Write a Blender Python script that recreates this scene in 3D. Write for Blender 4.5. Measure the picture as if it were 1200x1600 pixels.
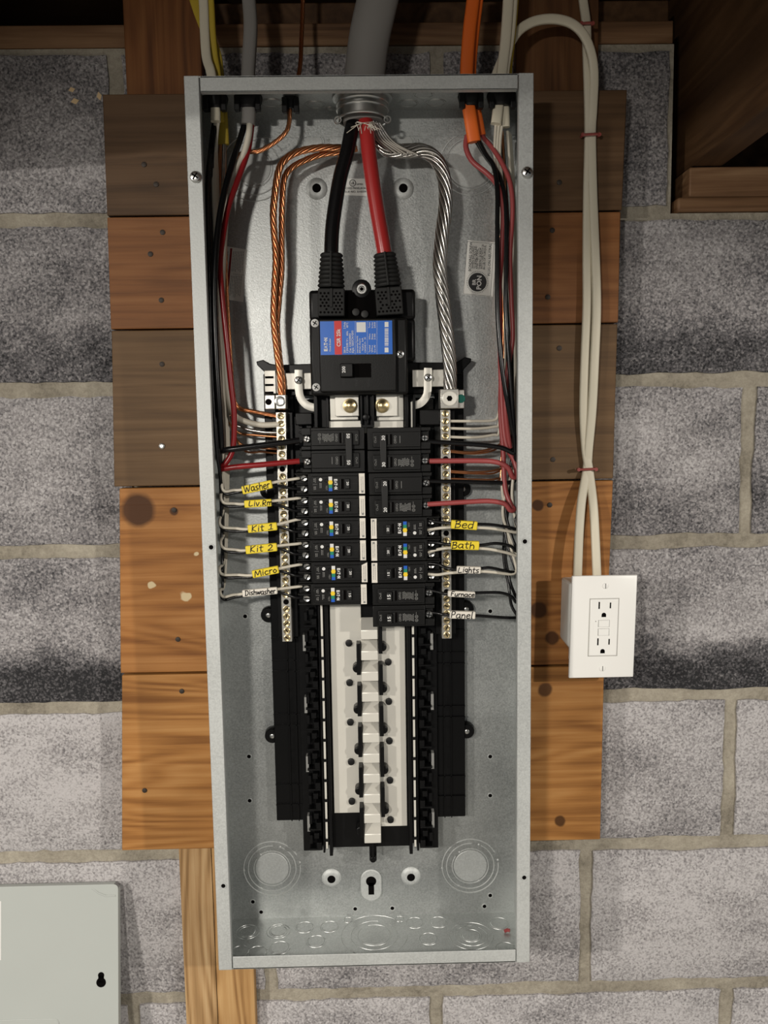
import bpy, bmesh, math, random
from mathutils import Vector, Matrix
random.seed(7)
for o in list(bpy.data.objects): bpy.data.objects.remove(o, do_unlink=True)
SC = bpy.context.scene
COL = SC.collection
ZB = 0.97                      # height of the panel's bottom edge above the floor
PI = math.pi

# ------------------------------------------------------------------ camera
CAM_LOC = Vector((0.0047146, -1.0380743, ZB + 0.6322995))
CAM_ROT = (PI/2 - 0.1088567, 0.0149647, -0.0172924)
FPX = 1290.97
cd = bpy.data.cameras.new('camera'); cam = bpy.data.objects.new('camera', cd); COL.objects.link(cam)
cam.location = CAM_LOC; cam.rotation_euler = CAM_ROT
cd.sensor_fit = 'VERTICAL'; cd.sensor_height = 36.0; cd.lens = FPX/1600*36; cd.clip_start = 0.01
SC.camera = cam
# ------------------------------------------------------------------ world, lamps, exposure
w = bpy.data.worlds.new('world'); SC.world = w; w.use_nodes = True
bg = w.node_tree.nodes['Background']; bg.inputs[0].default_value = (0.94, 0.98, 1.0, 1); bg.inputs[1].default_value = 0.18
def area(name, loc, target, size, power, col):
    l = bpy.data.lights.new(name, 'AREA'); l.shape = 'DISK'; l.size = size; l.energy = power; l.color = col
    o = bpy.data.objects.new(name, l); COL.objects.link(o); o.location = loc
    d = Vector(target) - Vector(loc); o.rotation_euler = d.to_track_quat('-Z', 'Y').to_euler(); return o
# shaded lamps under the joists: they throw their light downwards and towards the wall
area('lamp_far_left', (-1.45, -1.60, 1.86), (-1.0, -1.20, 0.36), 0.10, 34, (1.0, 0.94, 0.86))
area('lamp_near_left', (-0.50, -1.75, 1.86), (-0.48, -1.20, 0.36), 0.13, 22, (1.0, 0.94, 0.86))
area('lamp_right', (1.45, -1.62, 1.94), (1.0, -1.22, 0.44), 0.07, 34, (1.0, 0.94, 0.86))
SC.view_settings.view_transform = 'Standard'; SC.view_settings.look = 'None'
SC.view_settings.gamma = 1.0; SC.view_settings.use_curve_mapping = False
SC.view_settings.exposure = -0.12

# ------------------------------------------------------------------ pixel -> place helpers
_R = cam.rotation_euler.to_matrix()
def ray(px, py): return _R @ Vector(((px-600)/FPX, -(py-800)/FPX, -1.0))
def P(px, py, Y):
    v = ray(px, py); t = (Y - CAM_LOC.y)/v.y; return CAM_LOC + v*t
def Pz(px, py, Z):
    v = ray(px, py); t = (Z - CAM_LOC.z)/v.z; return CAM_LOC + v*t
def V(x, y, z): return Vector((x, y, ZB + z))        # z measured from the panel's bottom edge

# ------------------------------------------------------------------ mesh helpers
OFF = {}
class MB:
    def __init__(s): s.v = []; s.f = []
    def add(s, vs, fs):
        n = len(s.v); s.v += [Vector(a) for a in vs]; s.f += [tuple(n+i for i in f) for f in fs]; return s
    def box(s, a, b, M=None):
        x0, y0, z0 = [min(a[i], b[i]) for i in range(3)]; x1, y1, z1 = [max(a[i], b[i]) for i in range(3)]
        vs = [(x0,y0,z0),(x1,y0,z0),(x1,y1,z0),(x0,y1,z0),(x0,y0,z1),(x1,y0,z1),(x1,y1,z1),(x0,y1,z1)]
        if M is not None: vs = [M @ Vector(q) for q in vs]
        return s.add(vs, [(0,3,2,1),(4,5,6,7),(0,1,5,4),(1,2,6,5),(2,3,7,6),(3,0,4,7)])
    def prism(s, pts, y0, y1):
        """polygon of (x,z) points extruded in depth from y0 (front) to y1"""
        ar = sum(pts[i][0]*pts[(i+1) % len(pts)][1] - pts[(i+1) % len(pts)][0]*pts[i][1] for i in range(len(pts)))
        if ar < 0: pts = pts[::-1]
        n = len(pts); f = min(y0, y1); b = max(y0, y1)
        vs = [(p[0], f, p[1]) for p in pts] + [(p[0], b, p[1]) for p in pts]
        fs = [tuple(range(n)), tuple(range(2*n-1, n-1, -1))]
        fs += [(i, i+n, (i+1) % n+n, (i+1) % n) for i in range(n)]
        return s.add(vs, fs)
    def lathe(s, c, prof, n=16, axis='y', caps=True):
        """profile of (radius, offset along axis) around centre c; axis y points at the viewer as -y"""
        c = Vector(c); vs = []
        for r, h in prof:
            for i in range(n):
                a = 2*PI*i/n; u, v_ = r*math.cos(a), r*math.sin(a)
                if axis == 'y': q = (u, -h, v_)
                elif axis == 'z': q = (u, v_, h)
                else: q = (h, u, v_)
                vs.append(c + Vector(q))
        fs = []
        for k in range(len(prof)-1):
            for i in range(n):
                j = (i+1) % n; fs.append((k*n+i, k*n+j, (k+1)*n+j, (k+1)*n+i))
        if caps: fs.append(tuple(range(n))[::-1]); fs.append(tuple((len(prof)-1)*n+i for i in range(n)))
        return s.add(vs, fs)
    def ring(s, c, R, r, n=32, axis='y', m=6, a0=0.0, a1=2*PI):
        c = Vector(c); full = abs(a1-a0-2*PI) < 1e-6; cnt = n if full else n+1; vs = []; fs = []
        for i in range(cnt):
            a = a0+(a1-a0)*i/n
            for k in range(m):
                b = 2*PI*k/m; rr = R + r*math.cos(b); h = r*math.sin(b)
                vs.append(c + (Vector((rr*math.cos(a), h, rr*math.sin(a))) if axis == 'y' else Vector((rr*math.cos(a), rr*math.sin(a), h))))
        for i in range(n):
            j = (i+1) % cnt
            for k in range(m): fs.append((i*m+k, j*m+k, j*m+(k+1) % m, i*m+(k+1) % m))
        return s.add(vs, fs)
    def sweep(s, pts, ra, rb=None, n=8, ref=Vector((0,-1,0)), square=False):
        rb = rb or ra; N = len(pts); vs = []; fs = []; side = None
        for i in range(N):
            t = (pts[min(i+1, N-1)] - pts[max(i-1, 0)])
            if t.length < 1e-9: t = Vector((0,0,1))
            t.normalize()
            if side is None:
                side = t.cross(ref)
                if side.length < 0.2: side = t.cross(Vector((1,0,0)))
            else: side = side - t*side.dot(t)
            side.normalize(); nr = side.cross(t)
            if rb != ra:
                s2 = t.cross(ref)
                if s2.length > 0.25:
                    s2.normalize()
                    if s2.dot(side) < 0: s2 = -s2
                    side = s2; nr = side.cross(t)
            for k in range(n):
                a = 2*PI*(k+.5)/n; c_, s_ = math.cos(a), math.sin(a)
                if square:
                    e = .55; c_ = math.copysign(abs(c_)**e, c_); s_ = math.copysign(abs(s_)**e, s_)
                vs.append(pts[i] + side*(ra*c_) + nr*(rb*s_))
        for i in range(N-1):
            for k in range(n): fs.append((i*n+k, i*n+(k+1) % n, (i+1)*n+(k+1) % n, (i+1)*n+k))
        fs.append(tuple(range(n))[::-1]); fs.append(tuple((N-1)*n+k for k in range(n)))
        return s.add(vs, fs)
    def text(s, txt, c, size, rot=0, bold=0.0, width=None, align='CENTER', shear=0):
        vs, fs, wd = text_data(txt, bold, align)
        k = size; kx = size if width is None or wd == 0 else width/wd
        ca, sa = math.cos(rot), math.sin(rot); c = Vector(c)
        return s.add([c + Vector(((x*kx+shear*y*k)*ca - y*k*sa, 0, (x*kx+shear*y*k)*sa + y*k*ca)) for x, y in vs], fs)
    def bar(s, a, b, wd, y0, th=0.0002):
        a = Vector((a[0], a[1])); b = Vector((b[0], b[1])); d = b-a
        if d.length < 1e-7: return s
        d.normalize(); nrm = Vector((-d.y, d.x))*wd/2; e = d*wd*.35
        q = [a-e+nrm, a-e-nrm, b+e-nrm, b+e+nrm]
        return s.prism([(p.x, p.y) for p in q], y0, y0+th)
    def build(s, name, mat, parent=None, smooth=False, bevel=0, seg=2, label=None, angle=40):
        me = bpy.data.meshes.new(name)
        off = OFF.get(parent.name, Vector((0,0,0))) if parent else Vector((0,0,0))
        me.from_pydata([tuple(q-off) for q in s.v], [], s.f); me.update()
        me.materials.append(MAT[mat] if isinstance(mat, str) else mat)
        o = bpy.data.objects.new(name, me); COL.objects.link(o)
        if parent: o.parent = parent
        OFF[o.name] = off
        if bevel:
            m = o.modifiers.new('bevel', 'BEVEL'); m.width = bevel; m.segments = seg; m.limit_method = 'ANGLE'; m.angle_limit = math.radians(35)
            m.harden_normals = False
        if smooth or bevel:
            for p in me.polygons: p.use_smooth = True
            try: me.set_sharp_from_angle(angle=math.radians(angle))
            except Exception: pass
        if label: o['label'] = label
        return o
_tc = {}
def text_data(txt, bold, align):
    key = (txt, bold, align)
    if key in _tc: return _tc[key]
    cu = bpy.data.curves.new('t', 'FONT'); cu.body = txt; cu.size = 1.0; cu.resolution_u = 2; cu.offset = bold
    cu.align_x = align; cu.align_y = 'CENTER'; cu.fill_mode = 'FRONT'
    o = bpy.data.objects.new('t', cu); COL.objects.link(o)
    dg = bpy.context.evaluated_depsgraph_get(); me = o.evaluated_get(dg).to_mesh()
    vs = [(v.co.x, v.co.y) for v in me.vertices]; fs = [tuple(p.vertices) for p in me.polygons]
    o.evaluated_get(dg).to_mesh_clear(); bpy.data.objects.remove(o); bpy.data.curves.remove(cu)
    if vs:
        cy = (max(v[1] for v in vs)+min(v[1] for v in vs))/2; vs = [(x, y-cy) for x, y in vs]
        wd = max(v[0] for v in vs)-min(v[0] for v in vs)
    else: wd = 0
    _tc[key] = (vs, fs, wd); return _tc[key]
def smooth_path(pts, sub=6):
    out = []; n = len(pts)
    for i in range(n-1):
        p0, p1, p2, p3 = pts[max(i-1,0)], pts[i], pts[i+1], pts[min(i+2,n-1)]
        for k in range(sub):
            t = k/sub; t2, t3 = t*t, t*t*t
            out.append(0.5*((2*p1)+(p2-p0)*t+(2*p0-5*p1+4*p2-p3)*t2+(3*p1-p0-3*p2+p3)*t3))
    out.append(pts[-1].copy()); return out
def tag(o, label, cat=None, group=None, kind=None):
    o['label'] = label
    if cat: o['category'] = cat
    if group: o['group'] = group
    if kind: o['kind'] = kind
    return o
def thing(name, label, cat, loc, group=None, rot=None):
    o = bpy.data.objects.new(name, None); o.empty_display_size = 0.02; COL.objects.link(o); o.location = loc
    OFF[o.name] = Vector(loc)
    if rot is not None: o.rotation_euler = rot; OFF[o.name] = Vector((0,0,0))
    return tag(o, label, cat, group)
def share(src, name, parent, delta):
    o = bpy.data.objects.new(name, src.data); COL.objects.link(o); o.parent = parent; o.location = delta
    OFF[o.name] = OFF.get(parent.name, Vector((0,0,0)))
    for m in src.modifiers:
        k = o.modifiers.new(m.name, m.type); k.width = m.width; k.segments = m.segments; k.limit_method = m.limit_method; k.angle_limit = m.angle_limit
    return o

# ------------------------------------------------------------------ materials
MAT = {}
def base(name):
    m = bpy.data.materials.new(name); m.use_nodes = True; nt = m.node_tree
    return m, nt, nt.nodes['Principled BSDF'], nt.nodes.new, nt.links.new
def mat(name, col, rough=.5, metal=0, var=.08, scale=60, bump=0, bscale=400, spec=.5, coat=0, emit=None):
    m, nt, b, N, L = base(name)
    tc = N('ShaderNodeTexCoord'); no = N('ShaderNodeTexNoise'); no.inputs['Scale'].default_value = scale; no.inputs['Detail'].default_value = 4
    L(tc.outputs['Object'], no.inputs['Vector'])
    mx = N('ShaderNodeMix'); mx.data_type = 'RGBA'
    mx.inputs[6].default_value = (*[c*(1-var) for c in col], 1); mx.inputs[7].default_value = (*[min(1, c*(1+var)) for c in col], 1)
    L(no.outputs['Fac'], mx.inputs[0]); L(mx.outputs[2], b.inputs['Base Color'])
    b.inputs['Roughness'].default_value = rough; b.inputs['Metallic'].default_value = metal
    b.inputs['Specular IOR Level'].default_value = spec; b.inputs['Coat Weight'].default_value = coat
    if bump:
        n2 = N('ShaderNodeTexNoise'); n2.inputs['Scale'].default_value = bscale; n2.inputs['Detail'].default_value = 3; L(tc.outputs['Object'], n2.inputs['Vector'])
        bp = N('ShaderNodeBump'); bp.inputs['Strength'].default_value = bump; bp.inputs['Distance'].default_value = .001
        L(n2.outputs['Fac'], bp.inputs['Height']); L(bp.outputs['Normal'], b.inputs['Normal'])
    MAT[name] = m; return m
def galv(name, c0, c1, rough=.42, metal=.85, spang=220):
    m, nt, b, N, L = base(name); tc = N('ShaderNodeTexCoord')
    vo = N('ShaderNodeTexVoronoi'); vo.inputs['Scale'].default_value = spang; L(tc.outputs['Object'], vo.inputs['Vector'])
    no = N('ShaderNodeTexNoise'); no.inputs['Scale'].default_value = 9; no.inputs['Detail'].default_value = 5; L(tc.outputs['Object'], no.inputs['Vector'])
    bw = N('ShaderNodeRGBToBW'); L(vo.outputs['Color'], bw.inputs[0])
    ma = N('ShaderNodeMath'); ma.operation = 'MULTIPLY_ADD'; ma.inputs[1].default_value = .45; L(bw.outputs[0], ma.inputs[0]); L(no.outputs['Fac'], ma.inputs[2])
    rp = N('ShaderNodeValToRGB'); rp.color_ramp.elements[0].position = .35; rp.color_ramp.elements[1].position = .95
    rp.color_ramp.elements[0].color = (*c0, 1); rp.color_ramp.elements[1].color = (*c1, 1)
    L(ma.outputs[0], rp.inputs[0]); L(rp.outputs[0], b.inputs['Base Color'])
    mr = N('ShaderNodeMapRange'); mr.inputs[3].default_value = rough-.07; mr.inputs[4].default_value = rough+.12; L(ma.outputs[0], mr.inputs[0]); L(mr.outputs[0], b.inputs['Roughness'])
    b.inputs['Metallic'].default_value = metal
    n2 = N('ShaderNodeTexNoise'); n2.inputs['Scale'].default_value = 500; L(tc.outputs['Object'], n2.inputs['Vector'])
    bp = N('ShaderNodeBump'); bp.inputs['Strength'].default_value = .22; bp.inputs['Distance'].default_value = .0006; L(n2.outputs['Fac'], bp.inputs['Height']); L(bp.outputs[0], b.inputs['Normal'])
    MAT[name] = m; return m
def ramp(N, stops):
    r = N('ShaderNodeValToRGB'); e = r.color_ramp.elements
    while len(e) < len(stops): e.new(.5)
    for i, (p, c) in enumerate(stops): e[i].position = p; e[i].color = (*c, 1)
    return r
def wood(name, dark, mid, light, axis='x', knots=(), paint=(), seed=0.0, rough=.62, streak=1.0):
    m, nt, b, N, L = base(name); tc = N('ShaderNodeTexCoord'); mp = N('ShaderNodeMapping')
    mp.inputs['Scale'].default_value = (1.3, 6, 44) if axis == 'x' else ((44, 6, 1.3) if axis == 'z' else (20, 1.2, 20))
    mp.inputs['Location'].default_value = (seed, seed*.7, seed*1.3)
    L(tc.outputs['Object'], mp.inputs['Vector'])
    n1 = N('ShaderNodeTexNoise'); n1.inputs['Scale'].default_value = 2.2; n1.inputs['Detail'].default_value = 9; n1.inputs['Roughness'].default_value = .62; n1.inputs['Distortion'].default_value = .5
    L(mp.outputs[0], n1.inputs['Vector'])
    mp2 = N('ShaderNodeMapping'); mp2.inputs['Scale'].default_value = (1.1, 3, 9) if axis == 'x' else ((9, 3, 1.1) if axis == 'z' else (9, 1, 9)); mp2.inputs['Location'].default_value = (seed*2, 0, seed)
    L(tc.outputs['Object'], mp2.inputs['Vector'])
    n2 = N('ShaderNodeTexNoise'); n2.inputs['Scale'].default_value = 1.4; n2.inputs['Detail'].default_value = 1.5; n2.inputs['Distortion'].default_value = .4; L(mp2.outputs[0], n2.inputs['Vector'])
    # ring lines: fraction of the slow noise gives cathedral figure
    mu = N('ShaderNodeMath'); mu.operation = 'MULTIPLY'; mu.inputs[1].default_value = 95 if axis != 'y' else 60; L(n2.outputs['Fac'], mu.inputs[0])
    si = N('ShaderNodeMath'); si.operation = 'SINE'; L(mu.outputs[0], si.inputs[0])
    ad = N('ShaderNodeMath'); ad.operation = 'MULTIPLY_ADD'; ad.inputs[1].default_value = .075*streak; L(si.outputs[0], ad.inputs[0]); L(n1.outputs['Fac'], ad.inputs[2])
    rp = ramp(N, [(.26, dark), (.5, mid), (.76, light)]); L(ad.outputs[0], rp.inputs[0])
    cur = rp.outputs[0]
    n3 = N('ShaderNodeTexNoise'); n3.inputs['Scale'].default_value = 7; n3.inputs['Detail'].default_value = 3; L(tc.outputs['Object'], n3.inputs['Vector'])
    r3 = ramp(N, [(.3, (.62,.60,.58)), (.62, (1,1,1))]); L(n3.outputs['Fac'], r3.inputs[0])
    mm = N('ShaderNodeMix'); mm.data_type = 'RGBA'; mm.blend_type = 'MULTIPLY'; mm.inputs[0].default_value = .6
    L(cur, mm.inputs[6]); L(r3.outputs[0], mm.inputs[7]); cur = mm.outputs[2]
    def spot(p, r, col, soft, rag):
        nonlocal cur
        vd = N('ShaderNodeVectorMath'); vd.operation = 'DISTANCE'
        nz = N('ShaderNodeTexNoise'); nz.inputs['Scale'].default_value = 60; L(tc.outputs['Object'], nz.inputs['Vector'])
        L(tc.outputs['Object'], vd.inputs[0]); vd.inputs[1].default_value = p
        a2 = N('ShaderNodeMath'); a2.operation = 'MULTIPLY_ADD'; a2.inputs[1].default_value = rag; L(nz.outputs['Fac'], a2.inputs[0]); L(vd.outputs['Value'], a2.inputs[2])
        mr = N('ShaderNodeMapRange'); mr.inputs[1].default_value = r+rag*.5; mr.inputs[2].default_value = r*soft+rag*.5; L(a2.outputs[0], mr.inputs[0])
        mx = N('ShaderNodeMix'); mx.data_type = 'RGBA'; L(mr.outputs[0], mx.inputs[0]); L(cur, mx.inputs[6]); mx.inputs[7].default_value = (*col, 1); cur = mx.outputs[2]
    for p, r in knots: spot(p, r, tuple(c*.42 for c in dark), .72, .004)
    for p, r in paint: spot(p, r, (.62,.50,.30), .8, .014)
    L(cur, b.inputs['Base Color']); b.inputs['Roughness'].default_value = rough; b.inputs['Specular IOR Level'].default_value = .3
    bp = N('ShaderNodeBump'); bp.inputs['Strength'].default_value = .35; bp.inputs['Distance'].default_value = .001; L(ad.outputs[0], bp.inputs['Height']); L(bp.outputs[0], b.inputs['Normal'])
    MAT[name] = m; return m
def block_mat(name):
    m, nt, b, N, L = base(name); tc = N('ShaderNodeTexCoord'); at = N('ShaderNodeAttribute'); at.attribute_type = 'OBJECT'; at.attribute_name = 'tone'
    bt = N('ShaderNodeAttribute'); bt.attribute_type = 'OBJECT'; bt.attribute_name = 'stain'
    # grain
    n1 = N('ShaderNodeTexNoise'); n1.inputs['Scale'].default_value = 300; n1.inputs['Detail'].default_value = 4; n1.inputs['Roughness'].default_value = .7; L(tc.outputs['Object'], n1.inputs['Vector'])
    vo = N('ShaderNodeTexVoronoi'); vo.inputs['Scale'].default_value = 420; L(tc.outputs['Object'], vo.inputs['Vector'])
    bw = N('ShaderNodeRGBToBW'); L(vo.outputs['Color'], bw.inputs[0])
    g = N('ShaderNodeMath'); g.operation = 'MULTIPLY_ADD'; g.inputs[1].default_value = .35; L(bw.outputs[0], g.inputs[0]); L(n1.outputs['Fac'], g.inputs[2])
    # mottled efflorescence
    mp = N('ShaderNodeMapping'); mp.inputs['Scale'].default_value = (5, 5, 9); L(tc.outputs['Object'], mp.inputs['Vector'])
    n2 = N('ShaderNodeTexNoise'); n2.inputs['Scale'].default_value = 1.3; n2.inputs['Detail'].default_value = 7; n2.inputs['Roughness'].default_value = .62; L(mp.outputs[0], n2.inputs['Vector'])
    # stain rising from the lower joint of a block (0..1 of its height)
    sg = N('ShaderNodeSeparateXYZ'); L(tc.outputs['Generated'], sg.inputs[0])
    sa = N('ShaderNodeMath'); sa.operation = 'MULTIPLY_ADD'; sa.inputs[1].default_value = .35; L(n2.outputs['Fac'], sa.inputs[0]); L(sg.outputs[2], sa.inputs[2])
    sr = N('ShaderNodeMapRange'); sr.inputs[1].default_value = .58; sr.inputs[2].default_value = .38; L(sa.outputs[0], sr.inputs[0])
    sm = N('ShaderNodeMath'); sm.operation = 'MULTIPLY'; L(sr.outputs[0], sm.inputs[0]); L(bt.outputs['Fac'], sm.inputs[1])
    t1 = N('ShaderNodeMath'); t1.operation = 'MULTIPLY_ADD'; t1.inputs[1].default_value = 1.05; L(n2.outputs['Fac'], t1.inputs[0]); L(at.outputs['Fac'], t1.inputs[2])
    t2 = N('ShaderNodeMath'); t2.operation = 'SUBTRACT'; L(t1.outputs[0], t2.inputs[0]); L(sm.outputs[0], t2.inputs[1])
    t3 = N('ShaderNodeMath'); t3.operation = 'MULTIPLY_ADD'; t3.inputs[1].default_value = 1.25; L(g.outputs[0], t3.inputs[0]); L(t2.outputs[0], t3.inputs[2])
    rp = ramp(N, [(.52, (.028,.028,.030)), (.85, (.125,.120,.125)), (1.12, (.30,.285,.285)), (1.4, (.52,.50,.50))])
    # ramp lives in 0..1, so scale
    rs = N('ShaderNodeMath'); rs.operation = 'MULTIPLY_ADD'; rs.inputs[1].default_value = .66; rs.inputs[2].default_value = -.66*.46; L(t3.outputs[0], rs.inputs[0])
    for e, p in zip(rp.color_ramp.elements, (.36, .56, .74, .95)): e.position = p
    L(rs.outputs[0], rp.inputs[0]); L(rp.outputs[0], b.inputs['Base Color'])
    b.inputs['Roughness'].default_value = .92; b.inputs['Specular IOR Level'].default_value = .15
    bp = N('ShaderNodeBump'); bp.inputs['Strength'].default_value = .8; bp.inputs['Distance'].default_value = .0018; L(g.outputs[0], bp.inputs['Height']); L(bp.outputs[0], b.inputs['Normal'])
    MAT[name] = m
block_mat('concrete_block')
def mortar_mat():
    m, nt, b, N, L = base('mortar'); tc = N('ShaderNodeTexCoord')
    n1 = N('ShaderNodeTexNoise'); n1.inputs['Scale'].default_value = 170; n1.inputs['Detail'].default_value = 5; n1.inputs['Roughness'].default_value = .75; L(tc.outputs['Object'], n1.inputs['Vector'])
    n2 = N('ShaderNodeTexNoise'); n2.inputs['Scale'].default_value = 14; n2.inputs['Detail'].default_value = 5; L(tc.outputs['Object'], n2.inputs['Vector'])
    a = N('ShaderNodeMath'); a.operation = 'MULTIPLY_ADD'; a.inputs[1].default_value = .8; L(n1.outputs['Fac'], a.inputs[0]); L(n2.outputs['Fac'], a.inputs[2])
    h = N('ShaderNodeMath'); h.operation = 'MULTIPLY'; h.inputs[1].default_value = .55; L(a.outputs[0], h.inputs[0])
    r = ramp(N, [(.30, (.13,.115,.09)), (.46, (.30,.27,.215)), (.66, (.46,.42,.34))]); L(h.outputs[0], r.inputs[0]); L(r.outputs[0], b.inputs['Base Color'])
    b.inputs['Roughness'].default_value = .95; b.inputs['Specular IOR Level'].default_value = .1
    bp = N('ShaderNodeBump'); bp.inputs['Strength'].default_value = .9; bp.inputs['Distance'].default_value = .003; L(a.outputs[0], bp.inputs['Height']); L(bp.outputs[0], b.inputs['Normal'])
    MAT['mortar'] = m
mortar_mat()
galv('galvanized', (.36,.375,.37), (.55,.57,.56), .37, .82, 650)
galv('galvanized_edge', (.44,.455,.445), (.58,.60,.585), .5, .4, 600)
mat('zinc', (.62,.62,.60), .3, 1, .1, 90)
mat('tin_plate', (.74,.72,.65), .42, .35, .08, 25)
mat('aluminium', (.60,.58,.53), .36, .9, .12, 120, .1)
mat('brass', (.62,.50,.28), .3, 1, .15, 150)
mat('strand_metal', (.52,.50,.47), .26, 1, .1, 40)
mat('copper', (.68,.30,.14), .3, 1, .16, 60)
mat('black_plastic', (.0035,.0035,.0037), .36, 0, .2, 30, spec=.22)
mat('breaker_plastic', (.0055,.0055,.0053), .42, 0, .15, 50, .1, 900, spec=.25)
mat('breaker_edge', (.012,.012,.0117), .45, 0, .15, 50, spec=.35)
mat('boot_rubber', (.013,.013,.0125), .6, 0, .15, 60, spec=.3)
mat('rubber_black', (.006,.006,.006), .5, 0, .2, 30, spec=.3)
mat('wire_black', (.005,.005,.0055), .25, 0, .2, 20, spec=.35)
mat('wire_white', (.58,.54,.45), .42, 0, .06, 20)
mat('wire_red', (.23,.010,.012), .28, 0, .12, 20)
mat('wire_pink', (.31,.055,.055), .4, 0, .12, 20)
mat('feeder_red', (.40,.026,.025), .3, 0, .1, 20)
mat('cable_white', (.66,.61,.48), .5, 0, .06, 20)
mat('cable_yellow', (.52,.38,.04), .5, 0, .08, 20)
mat('cable_grey', (.235,.225,.21), .55, 0, .06, 20)
mat('cable_orange', (.80,.15,.018), .5, 0, .06, 20)
mat('label_yellow', (.80,.62,.03), .5, 0, .04, 20)
mat('label_white', (.74,.70,.62), .5, 0, .04, 20)
mat('gap_grey', (.42,.41,.38), .6, 0, .05)
mat('ink', (.012,.012,.014), .5, 0, .1)
mat('print_white', (.70,.70,.68), .5, 0, .04)
mat('print_grey', (.22,.22,.21), .5, 0, .06)
mat('sticker', (.76,.76,.72), .45, 0, .04)
mat('label_blue', (.016,.13,.55), .35, 0, .04)
mat('label_red', (.58,.02,.02), .4, 0, .04)
mat('sticker_red', (.25,.012,.014), .4, 0, .05)
mat('strip_yellow', (.85,.60,.03), .4, 0, .03)
mat('strip_green', (.01,.22,.13), .4, 0, .03)
mat('strip_blue', (.01,.10,.50), .4, 0, .03)
mat('green_screw', (.01,.12,.09), .35, .4, .1)
mat('hole_dark', (.003,.0025,.0025), .9, 0, .1, spec=.05)
mat('white_plastic', (.86,.855,.82), .33, 0, .015, 30)
mat('white_box', (.66,.65,.61), .45, 0, .03, 30)
mat('cover_paint', (.43,.455,.43), .42, 0, .03, 14, .05, 700)
mat('nail_steel', (.035,.025,.018), .6, .2, .3, 200)
mat('staple_red', (.28,.06,.05), .4, 0, .15)
mat('chip', (.62,.45,.25), .7, 0, .15)
mat('floor_concrete', (.30,.29,.27), .9, 0, .2, 5, .3, 60)

# ================================================================== the setting
fl = MB().box((-3, -4, -.05), (3, .2, 0)).build('floor', 'floor_concrete'); fl['kind'] = 'structure'; fl['label'] = 'plain concrete basement floor'
# ---- block wall: mortar bed + single blocks
zc = [-.947, -.744, -.541, -.338, -.134, .069, .272, .475, .678, .881, 1.084]
wl = MB()
wl.prism([(-1.6, 0), (1.6, 0), (1.6, ZB+.881), (.378, ZB+.881), (.378, ZB+1.078), (-1.6, ZB+1.078)], .0035, .20)
wall = wl.build('wall_back', 'mortar'); wall['kind'] = 'structure'; wall['label'] = 'grey concrete block wall with tan mortar joints'
def block(x0, x1, z0, z1, tone, stain):
    j = .0088; x0 += j; x1 -= j; z0 += j; z1 -= j
    rr = random.Random(int((x0+9)*1000)+int((z0+9)*77)); out = []
    def side(a, b, n, nrm):
        slow = 0.0
        for i in range(n):
            t = i/n; slow = slow*.75 + rr.uniform(-.0012, .0012); d = slow + rr.uniform(-.0009, .0009)
            out.append((a[0]+(b[0]-a[0])*t+nrm[0]*d, a[1]+(b[1]-a[1])*t+nrm[1]*d))
    nx = max(6, int((x1-x0)/.012)); nz = 14
    side((x0,z0), (x1,z0), nx, (0,-1)); side((x1,z0), (x1,z1), nz, (1,0)); side((x1,z1), (x0,z1), nx, (0,1)); side((x0,z1), (x0,z0), nz, (-1,0))
    n = len(out); cx_, cz_ = (x0+x1)/2, (z0+z1)/2; vs = []
    for k, (ins, y) in enumerate(((.0035, -.0008), (0, .0008), (0, .02))):
        for x, z in out: vs.append((x-math.copysign(min(ins, abs(x-cx_)), x-cx_)*1.0, y, ZB+z-math.copysign(min(ins, abs(z-cz_)), z-cz_)))
    fs = [tuple(range(n))]
    for k in range(2): fs += [(k*n+i, (k+1)*n+i, (k+1)*n+(i+1) % n, k*n+(i+1) % n) for i in range(n)]
    o = MB().add(vs, fs).build('concrete_block', 'concrete_block', wall, smooth=True, angle=50)
    o['tone'] = tone; o['stain'] = stain
rows = {  # row index (zc[k]..zc[k+1]) : joints, tones (upper left ones also lowered to paint in dimmer light), stain
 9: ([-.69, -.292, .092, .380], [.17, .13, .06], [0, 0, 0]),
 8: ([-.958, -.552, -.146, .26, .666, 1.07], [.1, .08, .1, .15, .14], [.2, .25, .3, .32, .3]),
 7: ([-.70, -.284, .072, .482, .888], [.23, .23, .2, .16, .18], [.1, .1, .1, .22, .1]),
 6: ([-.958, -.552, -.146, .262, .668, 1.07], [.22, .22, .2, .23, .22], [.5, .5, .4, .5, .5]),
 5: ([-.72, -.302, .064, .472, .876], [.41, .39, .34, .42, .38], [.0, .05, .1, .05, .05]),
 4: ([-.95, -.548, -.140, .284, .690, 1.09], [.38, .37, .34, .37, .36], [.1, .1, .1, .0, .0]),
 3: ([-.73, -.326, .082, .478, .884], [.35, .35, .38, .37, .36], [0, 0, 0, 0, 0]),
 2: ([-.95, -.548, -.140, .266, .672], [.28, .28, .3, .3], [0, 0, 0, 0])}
for k, (js, tn, st) in rows.items():
    for i in range(len(js)-1): block(js[i], js[i+1], zc[k], zc[k+1] - (.006 if k == 9 else 0), tn[i], st[i])

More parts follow.
